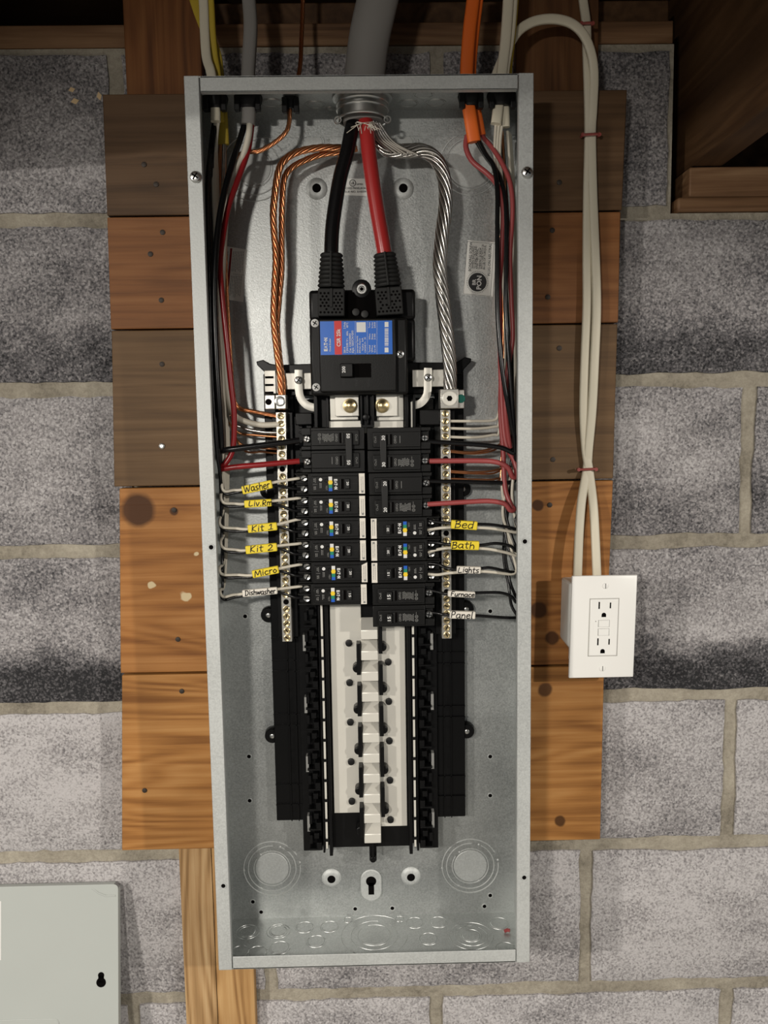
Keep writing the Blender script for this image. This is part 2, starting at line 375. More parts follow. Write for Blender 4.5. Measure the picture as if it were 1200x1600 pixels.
# ---- floor framing above: subfloor, joists, sill plates
wood('joist_wood', (.045,.020,.008), (.085,.042,.017), (.13,.068,.030), 'y', seed=3)
wood('sill_wood', (.10,.05,.022), (.19,.10,.048), (.28,.165,.085), 'x', seed=5)
wood('subfloor_wood', (.05,.03,.015), (.09,.05,.026), (.13,.08,.04), 'x', seed=9)
ceil = MB().box((-2.2, -3.2, ZB+1.17), (2.2, .2, ZB+1.19)).build('ceiling', 'subfloor_wood'); ceil['kind'] = 'structure'; ceil['label'] = 'dark wooden subfloor and joists overhead'
for x in (-2.04, -1.66, -1.26, -.86, -.51, .402, .80, 1.20, 1.60, 2.0):
    MB().box((x, -3.0, ZB+.936), (x+.038, .19, ZB+1.17)).build('joist', 'joist_wood', ceil, bevel=.002)
for x in (.44, .838): MB().box((x, -.62, ZB+.938), (x+.362, -.58, ZB+1.17)).build('shade_blocking', 'joist_wood', ceil, bevel=.002)  # out of view, added to keep lamp_right off the upper wall
MB().box((-1.6, .16, ZB+.86), (1.6, .198, ZB+1.17)).build('rim_board', 'joist_wood', ceil)
s = MB().box((-.9, .001, ZB+1.0785), (.376, .10, ZB+1.104)).build('trim_1', 'sill_wood', bevel=.0015); tag(s, 'weathered wooden sill plate lying along the top of the block wall', kind='structure')
s = MB().box((-.26, .018, ZB+1.1045), (.376, .10, ZB+1.135)).build('trim_2', 'joist_wood', bevel=.0015); tag(s, 'dark upper sill plate set back above the lower one', kind='structure')
s = MB().box((.384, -.004, ZB+.8815), (1.2, .16, ZB+.8985)).build('trim_3', 'sill_wood', bevel=.003); tag(s, 'thin brown sill board resting on the block wall under the joist', kind='structure')
s = MB().box((.399, -.001, ZB+.8990), (1.2, .15, ZB+.9345)).build('trim_4', 'sill_wood', bevel=.002); tag(s, 'thicker brown wood block stacked on the thin sill board at right', kind='structure')

# ---- plank backboard (boards + battens)
bb = thing('plank_backboard', 'brown wooden plank backboard nailed up behind the metal panel', 'backboard', V(0, -.018, .09))
YF = -.0365
pk = lambda px, py: tuple(P(px, py, YF) - OFF[bb.name])
wood('plank_a', (.058,.031,.014), (.102,.055,.025), (.14,.08,.04), 'x', seed=1, streak=.6)
wood('plank_b', (.13,.050,.016), (.22,.088,.028), (.28,.125,.045), 'x', seed=2, streak=.7)
wood('plank_c', (.078,.042,.018), (.135,.076,.033), (.175,.104,.05), 'x', seed=4, streak=.6)
wood('plank_d', (.18,.064,.014), (.34,.142,.036), (.45,.21,.066), 'x', knots=[(pk(216, 797), .023), (pk(840, 790), .008), (pk(842, 953), .012), (pk(863, 997), .01), (pk(272, 799), .006)], paint=[(pk(235, 914), .006), (pk(290, 933), .008), (pk(307, 865), .005)], seed=6)
wood('plank_e', (.21,.082,.018), (.38,.170,.045), (.49,.25,.082), 'x', knots=[(pk(852, 1078), .010), (pk(875, 1283), .008)], seed=8, streak=1.3)
wood('batten_red', (.10,.034,.009), (.19,.070,.019), (.26,.11,.034), 'z', seed=3.3)
wood('batten_dark', (.07,.028,.009), (.13,.054,.018), (.17,.08,.03), 'z', seed=7.3)
wood('batten_pale', (.20,.11,.04), (.42,.255,.115), (.58,.40,.21), 'z', knots=[(pk(303, 1455), .012), (pk(325, 1412), .006)], seed=2.3, streak=1.4)
wood('batten_gold', (.24,.12,.04), (.46,.26,.10), (.60,.38,.17), 'z', seed=4.1, streak=1.4)
planks = [((160,147),(980,140),(972,331),(167,334),'plank_a'), ((167,336),(970,334),(966,507),(173,511),'plank_b'), ((174,514),(965,509),(958,754),(178,754),'plank_c'),
          ((186,757),(958,757),(946,1043),(188,1046),'plank_d'), ((190,1050),(944,1046),(938,1316),(190,1325),'plank_e')]
for a, b_, c_, d_, m in planks:
    q = [P(p[0], p[1], YF) for p in (a, b_, c_, d_)]
    # boards are sawn straight: use the mean height of each edge
    zt = (q[0].z+q[1].z)/2; zb = (q[2].z+q[3].z)/2
    MB().prism([(q[3].x, zb), (q[2].x, zb), (q[1].x, zt), (q[0].x, zt)], YF, -.0185).build('plank', m, bb, bevel=.0012)
def batten(px0, px1, pya, z0, z1, m):
    x0 = P(px0, pya, -.018).x; x1 = P(px1, pya, -.018).x
    MB().box((x0, -.018, ZB+z0), (x1, -.0005, ZB+z1)).build('batten', m, bb, bevel=.001)
batten(195, 314, 80, .60, 1.165, 'batten_red'); batten(806, 935, 80, .60, 1.165, 'batten_dark')
batten(285, 337, 1460, -.6, .45, 'batten_pale'); batten(337.5, 398, 1560, -.6, .45, 'batten_gold')
nl = MB().lathe(OFF[bb.name], [(.0032,0),(.0030,.0008),(.0012,.0012)], 10).build('nail', 'nail_steel', bb)
nails = [(254,363),(235,397),(252,469),(253,569),(278,999),(284,1080),(226,1235),(863,360),(856,464),(874,544),(864,718),(859,789),(874,285),(272,797),(225,257),(244,288)]
for i, (x, y) in enumerate(nails):
    p = P(x, y, YF-.0002) - OFF[bb.name]
    if i == 0: nl.location = p; continue
    share(nl, 'nail', bb, p)
big = MB().lathe(P(253, 697, YF), [(.0035,0),(.0035,.0012),(.002,.0018)], 12).build('nail', 'zinc', bb, label='bright galvanized nail head')
# wood flakes stuck to the wall
for i, (x, y, sx, sz) in enumerate(((112,140,.004,.003),(117,158,.005,.0035),(155,150,.003,.005))):
    p = P(x, y, -.0012); c = MB().prism([(p.x-sx,p.z-.001),(p.x+.001,p.z-sz),(p.x+sx,p.z+.001),(p.x-.001,p.z+sz)], p.y, p.y+.0016).build('wood_chip', 'chip')
    tag(c, ['pale wood chip on the wall, highest and leftmost of three', 'pale wood chip on the wall, lowest of three', 'pale wood chip on the wall beside the top plank corner'][i], 'wood chip', 'wood chips stuck to the block wall')

# ================================================================== panel enclosure
W2, H, YFR, YB = .18175, .991, -.135, -.0370
en = thing('panel_enclosure', 'open galvanized steel electrical panel box with knockouts', 'panel box', V(0, YB, 0))
T = .0014
back = MB().box((-W2, YB-T, ZB), (W2, YB, ZB+H)).build('back_panel', 'galvanized', en)
YI = YB - T
FWS = .0155
for sgn in (-1, 1):
    s = MB().box((sgn*W2, YFR, ZB), (sgn*(W2-T), YI, ZB+H)).build('side_panel', 'galvanized', en)
    m = MB().box((sgn*(W2), YFR-.0004, ZB-.0005), (sgn*(W2-FWS), YFR+T, ZB+H+.0005))
    m.box((sgn*(W2-FWS), YFR, ZB), (sgn*(W2-FWS+T), YFR+.008, ZB+H))
    m.build('side_flange', 'galvanized_edge', en, bevel=.0006)
tw = MB().box((-W2, YFR, ZB+H-T), (W2, YB, ZB+H)).build('top_panel', 'galvanized', en)
bw_ = MB().box((-W2, YFR, ZB), (W2, YB, ZB+T)).build('bottom_panel', 'galvanized', en)
MB().box((-W2+FWS+.001, YFR, ZB+H-.0155), (W2-FWS-.001, YFR+T, ZB+H)).box((-W2+FWS+.001, YFR, ZB+H-.0155), (W2-FWS-.001, YFR+.008, ZB+H-.0141)).build('top_flange', 'galvanized_edge', en, bevel=.0005)
MB().box((-W2+FWS+.001, YFR, ZB), (W2-FWS-.001, YFR+T, ZB+.0155)).build('bottom_flange', 'galvanized_edge', en, bevel=.0005)
MB().box((-W2+T, YI-.0012, ZB+H-.030), (W2-T, YI, ZB+H-T)).build('top_weld_flange', 'galvanized', en)
def ko_back(px, py, rpx):
    c = P(px, py, YI); m = MB()
    for i, r in enumerate(rpx):
        R = r/1250.0; m.ring(c, R, .0008, 36, a0=.5+i, a1=.5+i+2*PI*.94)
        for t in (0.2, 3.2): m.lathe(c+Vector((R*math.cos(t+i), 0, R*math.sin(t+i))), [(.0016,0),(.0008,.0007)], 8)
    m.lathe(c, [(rpx[-1]/1250.-.002, 0), (rpx[-1]/1250.-.0026, .0005)], 32)
    m.build('knockout', 'galvanized_edge', back, smooth=True, angle=35)
ko_back(397, 262, (47, 38, 27)); ko_back(735, 256, (44, 36)); ko_back(490, 224, (22, 16)); ko_back(632, 224, (20, 15))
ko_back(425, 1357, (45, 38, 29)); ko_back(735, 1353, (45, 38, 29))
def ko_z(px, py, rs, z, par, up):
    c = Pz(px, py, z); m = MB()
    for i, r in enumerate(rs): m.ring(c, r, .0005, 28, axis='z', a0=.4+i, a1=.4+i+2*PI*.93)
    m.lathe(c, [(rs[-1]-.0012, -.0002*up), (rs[-1]-.002, .0006*up)], 24, axis='z')
    m.build('knockout', 'galvanized', par, smooth=True)
for a, b_, rs in ((387,1456,(.0145,.011)),(435,1455,(.0145,.011)),(476,1449,(.0115,)),(515,1448,(.0115,)),(494,1471,(.0118,)),(437,1481,(.0125,)),(376,1487,(.0115,)),
                  (402,1488,(.0118,)),(585,1461,(.041,.029,.021)),(544,1437.5,(.0058,)),(624.5,1436,(.0058,)),(648,1442,(.0115,)),(685,1441,(.0115,)),(670,1467,(.0118,)),(736,1462,(.027,.020,.0125)),(780,1443,(.0125,)),(790,1482,(.012,))):
    ko_z(a, b_, rs, ZB+T, bw_, 1)
for a, b_, rs in ((492,163,(.011,)),(516,169,(.005,)),(662,147,(.011,)),(681,160,(.011,)),(638,161,(.011,)),(425,160,(.012,))): ko_z(a, b_, rs, ZB+H-T, tw, -1)
for px, py in ((495,295),(630,295),(518,1372),(642,1369)):
    c = P(px, py, YI)
    d = MB().lathe(c, [(.0125,0),(.0115,.0012),(.009,.0026),(.0068,.003),(.0052,.003)], 24).build('mounting_dimple', 'galvanized_edge', back, smooth=True, angle=60)
    MB().lathe(c, [(.0052,.0029),(.0050,.0033)], 20).build('screw_hole', 'hole_dark', d)
c = P(580, 1382, YI); m = MB(); r = .0135
pts = [(c.x+r*math.cos(t), c.z+.008+r*math.sin(t)) for t in [PI*i/12 for i in range(13)]] + [(c.x+r*math.cos(t), c.z-.008+r*math.sin(t)) for t in [PI+PI*i/12 for i in range(13)]]
kh = m.prism(pts, YI-.0028, YI).build('keyhole_boss', 'galvanized_edge', back, bevel=.0022, seg=3)
MB().lathe((c.x, YI-.0026, c.z+.006), [(.0066,0),(.0066,.0004)], 18).box((c.x-.0036, YI-.003, c.z-.012), (c.x+.0036, YI-.0026, c.z+.004)).build('keyhole', 'hole_dark', kh)
for px, py in ((383,963),(766,955),(389,1182),(766,1182),(390,1251),(766,1243),(395,1409),(408,1425),(555,1420),(613,1419),(757,1416),(766,1399),(370,188),(755,182)):
    c = P(px, py, YI)
    h = MB().ring(c, .0030, .0007, 12).build('pilot_hole', 'galvanized_edge', back, smooth=True)
    MB().lathe(c, [(.0024,0),(.0024,.0003)], 12).build('hole', 'hole_dark', h)
def phillips(name, c, r, parent, m='zinc', h=.003, slot=True):
    s = MB().lathe(c, [(r,0),(r,h*.35),(r*.8,h*.8),(r*.4,h)], 18).build(name, m, parent, smooth=True, angle=30)
    if slot:
        a = .6; M = Matrix.Translation(Vector(c)+Vector((0,-h,0))) @ Matrix.Rotation(a, 4, 'Y')
        MB().box((-r*.62,-.0001,-r*.12), (r*.62,.0004,r*.12), M).box((-r*.12,-.0001,-r*.62), (r*.12,.0004,r*.62), M).build('recess', 'hole_dark', s)
    return s
phillips('cover_screw', P(306, 277, YFR-.0005), .0062, en, h=.005); phillips('cover_screw', P(823, 270, YFR-.0005), .0062, en, h=.005)
for px, py in ((330,855),(349,1384),(820,846),(819,1371)):
    c = P(px, py, YFR-.0005); h = MB().ring(c, .0031, .0008, 14).build('flange_hole', 'galvanized_edge', en, smooth=True)
    MB().lathe(c, [(.0026,0),(.0026,.0003)], 12).build('hole', 'hole_dark', h)
# ---- labels stuck inside
def quad_sticker(px, name, mt, Y, label):
    q = [P(a, b_, Y) for a, b_ in px]; return MB().prism([(p.x, p.z) for p in q], Y, Y+.0003).build(name, mt, en, label=label)
Ys = YI-.0005
st = quad_sticker(((536,279),(576,279),(577,306),(534,305)), 'listing_label', 'sticker', Ys, 'small white listing label between the feeder cables')
t = MB(); c = P(551, 286, Ys-.0002); t.ring(c, .0036, .00035, 20, m=4).text('UL', c, .0042, .0, .02)
t.text('LISTED', P(562, 288, Ys-.0002), .0026, 0, .02).text('CLOSED PANELBOARD', P(556, 294, Ys-.0002), .0034, 0, .01, width=.031).text('ISSUE NO. 0105092', P(555, 299.5, Ys-.0002), .0034, 0, .01, width=.029)
t.build('lettering', 'ink', st)
st = quad_sticker(((731,375),(776,379),(770,464),(723,460)), 'bonding_label', 'sticker', Ys, 'white bonding screw label with a round black emblem')
t = MB(); rot = PI/2 - .05
for s_, px, py, sz, wd in (('BONDING SCREW', 735, 401, .0044, .0335), ('WHEN REQUIRED', 739.5, 402, .0034, .026), ('TO BOND GROUND', 743, 402, .0034, .026), ('AND NEUTRAL,', 746, 404, .0034, .024),
                           ('THREAD SCREW', 750, 404, .0034, .025), ('INTO CASE WITH 20', 753.5, 401, .0034, .028), ('IN-LBS OF TORQUE.', 757.5, 402, .0034, .028), ('PLUG-ON NEUTRAL', 765, 406, .0042, .037)):
    t.text(s_, P(px, py, Ys-.0002), sz, rot, .012, width=wd)
for a_, b_ in (((730,377.5),(774,381)), ((730,377.5),(724,459)), ((724,459),(769,463)), ((772,381),(766,463))):
    p, q = P(*a_, Ys), P(*b_, Ys); t.bar((p.x,p.z), (q.x,q.z), .0003, Ys-.0002)
c = P(746, 441, Ys); t.lathe(c, [(.0108,0),(.0108,.0003)], 28)
for i in range(40): a = 2*PI*i/40; t.bar((c.x+.0118*math.cos(a), c.z+.0118*math.sin(a)), (c.x+.0128*math.cos(a), c.z+.0128*math.sin(a)), .0005, Ys-.0002)
t.build('lettering', 'ink', st)
MB().text('BR', P(740.7, 441, Ys-.0005), .0058, rot, .03).text('PON', P(748.5, 441.5, Ys-.0005), .0078, rot, .03).build('emblem_lettering', 'print_white', st)
st = quad_sticker(((350,384),(386,390),(380,472),(343,466)), 'warning_label', 'sticker', Ys, 'pale warning label with a red stripe, half behind wires')
p = [P(a, b_, Ys) for a, b_ in ((360,388),(363,388.4),(356,467),(353,466.7))]
MB().prism([(k.x,k.z) for k in p], Ys-.0003, Ys).build('red_stripe', 'sticker_red', st)
t = MB()
for k in range(9):
    x0 = 354+ (0 if k < 2 else 6) + k*2.6
    if 358 < x0 < 365: continue
    for seg in range(2):
        ya, yb = (393, 426) if seg == 0 else (431, 464)
        yy = ya
        while yy < yb-4:
            L_ = random.uniform(2, 6); a_ = P(x0-(yy-390)*.083, yy, Ys); b2 = P(x0-(yy+L_-390)*.083, yy+L_, Ys); t.bar((a_.x,a_.z), (b2.x,b2.z), .00055, Ys-.0002); yy += L_+1.2
p, q = P(364, 428, Ys), P(382, 430, Ys); t.bar((p.x,p.z), (q.x,q.z), .0003, Ys-.0002)
t.build('fine_print', 'print_grey', st)

# ================================================================== panelboard interior (tray, bus, neutral bars)
it = thing('panelboard_interior', 'black plastic panelboard interior with tin plated bus and neutral bars', 'panel interior', V(0, YI, .104))
def zz(z): return ZB + z/1000.
def bx(m, x0, x1, z0, z1, y0, y1): return m.box((x0/1000., y0, zz(z0)), (x1/1000., y1, zz(z1)))
YT = -.052
m = MB(); bx(m, -119.5, -84, 139, 690, YT, YI-.004); bx(m, 82, 116.5, 139, 690, YT, YI-.004); bx(m, -86, 81.5, 104, 660, YT+.002, YI-.003)
m.build('tray', 'black_plastic', it, bevel=.001)
m = MB()   # ribs on the outer wings
for z in (160, 186, 262, 276, 330, 344, 372, 420, 470, 520, 570, 620): bx(m, -119.5, -84, z, z+1.2, YT-.0022, YT); bx(m, 82, 116.5, z+6, z+7.2, YT-.0022, YT)
for x in (-101, -92, 90, 98.5): bx(m, x, x+1.2, 139, 690, YT-.0022, YT)
m.build('tray_ribs', 'black_plastic', it)
for sgn, xa in ((-1, -126), (1, 125)):      # horned cross arms at the top
    a = [(xa*1., 704), (xa-sgn*8., 706), (xa-sgn*16, 701), (xa-sgn*30, 700), (sgn*40, 701), (sgn*40, 664), (sgn*88, 664), (sgn*88, 686), (xa-sgn*11, 686), (xa-sgn*9, 692), (xa-sgn*1, 700)]
    MB().prism([(x/1000., zz(z)) for x, z in a], YT-.010, YI-.004).build('cross_arm', 'black_plastic', it, bevel=.001)
ear = None
for px, py in ((421,958),(427,1145),(420,766),(727,949),(728,1138),(722,763)):
    c = P(px, py, YI)
    e = MB().lathe(c, [(.0098,0),(.0094,.010),(.0085,.011),(.004,.0112)], 20).build('mounting_ear', 'black_plastic', it, smooth=True)
    phillips('ear_screw', c+Vector((0,-.0112,0)), .0030, e, 'zinc', .001, False)
# bus bars
YBUS = -.066
def busplate(x0, x1, z0, z1): 
    m = MB(); bx(m, x0, x1, z0, z1, YBUS, YBUS+.003); return m.build('bus_bar', 'tin_plate', it, bevel=.0006)
m = MB(); bx(m, -49, 45, 108, 640, YBUS+.0035, YT+.001); m.build('bus_support', 'black_plastic', it)
busplate(-47, -9.5, 154, 640); busplate(9.5, 43, 135.5, 640)
# stabs rising in the middle, one every inch
for i in range(11):
    zt = 397.5 - 25.4*i + 2
    pr = [(-0.0, YBUS+.001), (3, YBUS-.004), (12.5, YBUS-.0145), (23.6, YBUS-.0150), (23.6, YBUS-.010), (13.5, YBUS-.0105), (5, YBUS)]
    vs = []; 
    for xs in (-10.2, 10.2): vs += [(xs/1000., y, zz(zt-d)) for d, y in pr]
    n = len(pr); fs = [tuple(range(n)), tuple(range(2*n-1, n-1, -1))] + [(k, n+k, n+(k+1) % n, (k+1) % n) for k in range(n)]
    MB().add(vs, fs).build('stab', 'tin_plate', it, bevel=.0008)
    sx = 1 if i % 2 == 0 else -1
    if i == 10: continue
    m = MB(); x = sx*13.1
    bx(m, x-2.4, x+2.4, zt-41, zt-3, YBUS-.0160, YBUS+.001)
    m.lathe((x/1000.+sx*.0022, YBUS, zz(zt-34)), [(.0052,0),(.0052,.0125),(.0044,.0135)], 16)
    m.build('phase_barrier', 'black_plastic', it, bevel=.0005)
for k in range(5):
    for (px, py) in (((545+k*1.2), 1004.5+k*61.7), ((606.5+k*.9), 1034+k*61.5)):
        c = P(px, py, YBUS); r_ = MB().lathe(c, [(.0043,0),(.0040,.003),(.003,.0034)], 12).build('rivet', 'rubber_black', it, smooth=True, angle=30)
# side rails: hook rail teeth, white neutral strip, clips
for sgn in (-1, 1):
    xo, xi = (-86, -49) if sgn < 0 else (81.5, 45)
    m = MB(); bx(m, xi, xi+sgn*4, 104, 640, YBUS-.010, YT+.002); bx(m, xi+sgn*9.5, xi+sgn*12, 106, 640, YBUS-.006, YT+.002); m.build('barrier_rail', 'black_plastic', it, bevel=.0006)
    m = MB(); bx(m, xi+sgn*5.8, xi+sgn*8.6, 112, 640, YBUS-.0075, YT+.002); ns = m.build('neutral_strip', 'tin_plate', it, bevel=.0004)
    for k in range(11):
        m = MB(); z = 122 + 25.4*k; bx(m, xi+sgn*4.6, xi+sgn*9.2, z, z+3.4, YBUS-.009, YBUS-.004); m.build('strip_clip', 'black_plastic', it)
    m = MB(); xt = xi + sgn*13.5
    bx(m, xt, xo, 104, 640, YBUS+.004, YT+.002)
    for k in range(21):
        z = 112 + 25.4*k
        bx(m, xt, xt+sgn*15, z, z+2.2, YBUS-.011, YBUS+.004); bx(m, xt, xt+sgn*6, z+2.2, z+10, YBUS-.011, YBUS+.004); bx(m, xt+sgn*3, xt+sgn*9, z+14, z+21, YBUS-.009, YBUS+.004)
        bx(m, xt+sgn*11, xt+sgn*15, z+6, z+17, YBUS-.006, YBUS+.004)
    m.build('hook_rail', 'black_plastic', it, bevel=.0004, seg=1)
    for px, py in (((475.5,1004),(478,1101),(480.5,1193),(482.5,1286)) if sgn < 0 else ((674.5,1002),(675.3,1096),(676,1188),(676.5,1280))):
        c = P(px, py, YBUS-.004); MB().box((c.x-.0016, YBUS-.006, c.z-.0098), (c.x+.0016, YBUS+.004, c.z+.0098)).build('rail_clip', 'print_grey', it)
# bottom latch
m = MB(); bx(m, -4.5, 4.5, 92, 121, YBUS-.002, YI-.004); m.lathe((0, YBUS-.002, zz(97)), [(.0042,0),(.0042,.006),(.0028,.007)], 14); bx(m, -1.2, 1.2, 98, 128, YBUS-.012, YBUS)
m.build('latch', 'black_plastic', it, bevel=.0008)
# top bus pads with brass bolts
for px, x0, x1 in ((547, 523, 561), (597, 587, 621)):
    a, b_ = P(x0, 614, -.098), P(x1, 650, -.098)
    pad = MB().box((a.x, -.098, b_.z), (b_.x, -.094, a.z)).build('bus_pad', 'tin_plate', it, bevel=.0006)
    c = P(px, 634, -.098)
    MB().lathe(c, [(.0082,0),(.0082,.0012),(.0066,.0016),(.0062,.0045),(.0045,.0052),(.0030,.0060),(.0028,.0085),(.001,.009)], 6 if False else 20).build('bolt', 'brass', pad, smooth=True, angle=30)
m = MB(); a, b_ = P(515, 612, -.090), P(560, 656, -.090); m.box((a.x, -.090, b_.z), (b_.x, -.086, a.z)); a, b_ = P(588, 612, -.090), P(631, 657, -.090); m.box((a.x, -.090, b_.z), (b_.x, -.086, a.z))
a, b_ = P(510, 658, -.086), P(631, 676, -.086); m.box((a.x, -.086, b_.z), (b_.x, -.080, a.z)); m.build('feed_bus', 'tin_plate', it, bevel=.0008)
m = MB(); a, b_ = P(563, 610, -.104), P(585, 668, -.104); m.box((a.x, -.100, b_.z), (b_.x, -.06, a.z))
for xx in (564.5, 574, 583): q = P(xx, 640, -.106); m.box((q.x-.0011, -.108, b_.z+.004), (q.x+.0011, -.10, a.z))
q = P(572, 652, -.106); m.lathe(q, [(.0042,0),(.0040,.002),(.0030,.0024)], 14); m.build('centre_barrier', 'black_plastic', it, bevel=.0005)
for x0, x1 in ((490, 514), (632, 650)):
    m = MB(); a, b_ = P(x0, 616, -.095), P(x1, 668, -.095); m.box((a.x, -.096, b_.z), (a.x+.004, -.06, a.z)); m.box((b_.x-.003, -.092, b_.z), (b_.x, -.06, a.z)); m.box((a.x, -.08, b_.z), (b_.x, -.06, a.z))
    m.build('side_barrier', 'black_plastic', it, bevel=.0005)
for x0, x1, y0, y1 in ((461,488,645,664),(655,688,640,664)):
    a, b_ = P(x0, y0, -.085), P(x1, y1, -.085); MB().box((a.x, -.085, b_.z), (b_.x, -.055, a.z)).build('spacer_block', 'breaker_plastic', it, bevel=.0012)
# horizontal metal bands + curved straps
for x0, x1, y0, y1 in ((446,488,583,608),(644,694,578,604)):
    a, b_ = P(x0, y0, -.078), P(x1, y1, -.078); MB().box((a.x, -.078, b_.z), (b_.x, -.074, a.z)).build('neutral_link', 'tin_plate', it, bevel=.0006)
def strap(pts, wd, Y):
    c = [P(a, b_, Y) for a, b_ in pts]; c = smooth_path(c, 5); m = MB(); m.sweep(c, wd/2, .0013, 8, square=True); return m.build('neutral_strap', 'tin_plate', it, smooth=True, angle=40)
s1 = strap(((466.5,578),(466.5,590),(467,608),(470,622),(478,632),(487,636),(493,637)), .0092, -.084)
s2 = strap(((668.5,575),(668,590),(668,610),(665,621),(657,630),(648,633),(643,633)), .0092, -.084)
phillips('strap_screw', P(466.5, 594, -.086), .0045, s1); phillips('strap_screw', P(669, 590, -.086), .0045, s2)
for pts in (((493.5,632),(495,665)), ((643,628),(644.5,668))):
    a, b_ = P(*pts[0], -.088), P(*pts[1], -.088); MB().box((a.x-.0009, -.09, b_.z), (a.x+.0009, -.07, a.z)).build('strap_leg', 'tin_plate', it)
# neutral bars with terminal screws
def neutral_bar(xa, za, zb, n, skip, lbl):
    YN = -.084; w_ = .0058
    nb = MB().box((xa-w_, YN, zz(zb)), (xa+w_, -.070, zz(za))).build('neutral_bar', 'aluminium', it, bevel=.0006, label=lbl)
    ms = MB().box((xa-.012, -.070, zz(zb)+.002), (xa+.012, -.054, zz(za))).build('bar_carrier', 'black_plastic', it, bevel=.0006)
    scr = None; rec = None
    for i in range(n):
        z = za - 4.6 - (za-zb-9.2)*i/(n-1)
        p = Vector((xa, YN, zz(z)))
        if i in skip:
            MB().lathe(p, [(.0033,0),(.0033,.0003)], 14).build('open_hole', 'hole_dark', nb); continue
        if scr is None:
            scr = MB().lathe(OFF[nb.name], [(.0040,0),(.0040,.0007),(.0032,.0011),(.0012,.0006)], 14).build('terminal_screw', 'brass', nb, smooth=True, angle=30)
            scr.location = p - OFF[nb.name]; 
        else:
            o = share(scr, 'terminal_screw', nb, p - OFF[nb.name]); o.rotation_euler = (0, random.uniform(0, 3), 0)
    sl = MB()
    for i in range(n):
        if i in skip: continue
        z = za - 4.6 - (za-zb-9.2)*i/(n-1); a = random.uniform(0, PI)
        M = Matrix.Translation((xa, YN-.0011, zz(z))) @ Matrix.Rotation(a, 4, 'Y'); sl.box((-.0028,-.0001,-.00045), (.0028,.0003,.00045), M)
    sl.build('screw_slots', 'hole_dark', nb)
    return nb
neutral_bar(-.0968, 645, 376, 31, (7, 25), 'left neutral bar with brass terminal screws'); neutral_bar(.0918, 645, 376, 31, (6, 16, 24), 'right neutral bar with brass terminal screws')
# lugs on top of the bars
a, b_ = P(413, 617, -.098), P(447, 639, -.098); xm = P(430, 628, -.098).x
lg = MB().box((a.x, -.096, b_.z), (xm-.0004, -.078, a.z)).box((xm+.0004, -.098, b_.z), (b_.x, -.076, a.z)).build('lug', 'aluminium', it, bevel=.0008)
MB().lathe(P(419.5, 628, -.0962), [(.0036,0),(.0036,.0003)], 14).build('lug_hole', 'hole_dark', lg)
MB().lathe(P(437.5, 627, -.098), [(.0060,0),(.0058,.001),(.0044,.0014),(.0040,.0006),(.0024,.0004),(.0022,.0010)], 18).build('lug_screw', 'zinc', lg, smooth=True, angle=30)
a, b_ = P(688, 608, -.100), P(716.5, 638, -.100); c_, d_ = P(716.5, 609, -.092), P(725.5, 638, -.092)
lg = MB().box((a.x, -.100, b_.z), (b_.x, -.074, a.z)).box((b_.x, -.092, d_.z), (d_.x, -.076, c_.z)).build('lug', 'aluminium', it, bevel=.0008)
MB().lathe(P(702.5, 622.5, -.100), [(.0086,0),(.0084,.0012),(.0076,.0016),(.0034,.0013)], 24).build('lug_screw', 'tin_plate', lg, smooth=True, angle=30)
MB().lathe(P(702.5, 622.5, -.1014), [(.0033,0),(.0033,.0003)], 6).build('hex_socket', 'hole_dark', lg)
MB().lathe(P(720.2, 623, -.092), [(.0050,0),(.0046,.0014)], 18).build('bonding_screw', 'green_screw', lg)
# left terminal clip block beside the copper conductor
a, b_ = P(413, 579, -.07), P(447, 615, -.07); cb = MB().box((a.x, -.072, b_.z), (b_.x, -.062, a.z)).build('terminal_clip', 'tin_plate', it, bevel=.0006)
m = MB()
for y0, y1 in ((588,591),(600,603),(612,615)): p, q = P(414, y0, -.073), P(427, y1, -.073); m.box((p.x, -.0735, q.z), (q.x, -.071, p.z))
p, q = P(430, 579, -.073), P(432, 615, -.073); m.box((p.x, -.0735, q.z), (q.x, -.071, p.z)); m.build('clip_slots', 'hole_dark', cb)

# ================================================================== main breaker
mb = thing('main_breaker', 'large black main circuit breaker with blue and red label', 'circuit breaker', V(0, -.06, .664))
def pbox(px0, px1, py0, py1, Y, depth, M=None):
    a, b_ = P(px0, (py0+py1)/2, Y), P(px1, (py0+py1)/2, Y); t_, u = P((px0+px1)/2, py0, Y), P((px0+px1)/2, py1, Y)
    return (a.x, Y, u.z), (b_.x, Y+depth, t_.z)
YM = -.126
MB().box(*pbox(483, 649, 452, 500, -.096, .046)).box(*pbox(484, 649, 498, 565, -.092, .04)).build('base', 'black_plastic', mb, bevel=.004, seg=3)
MB().box(*pbox(484.5, 637, 497, 617, -.116, .064)).build('body', 'breaker_plastic', mb, bevel=.003, seg=2)
MB().box(*pbox(499, 619, 497.5, 612, YM, .012)).build('deck', 'breaker_plastic', mb, bevel=.0015)
MB().box(*pbox(540, 587, 456, 497, -.1005, .01)).build('lug_pocket', 'hole_dark', mb)
m = MB(); 
for px, py in ((556,488),(570,491)): m.lathe(P(px, py, -.1008), [(.0042,0),(.0040,.002),(.0026,.0022)], 14)
m.build('lug_nut', 'breaker_edge', mb, smooth=True)
c = P(565, 452, -.100); MB().lathe(c, [(.0108,-.03),(.0108,0),(.0085,.0006)], 24).build('screw_boss', 'black_plastic', mb, smooth=True, angle=30)
s = MB().lathe(c+Vector((0,-.0006,0)), [(.0068,0),(.0066,.001),(.0052,.0022),(.0034,.0022),(.0026,.0010)], 20).build('mounting_screw', 'zinc', mb, smooth=True, angle=30)
MB().lathe(c+Vector((0,-.0018,0)), [(.0022,0),(.0022,.0004)], 6).build('recess', 'hole_dark', s)
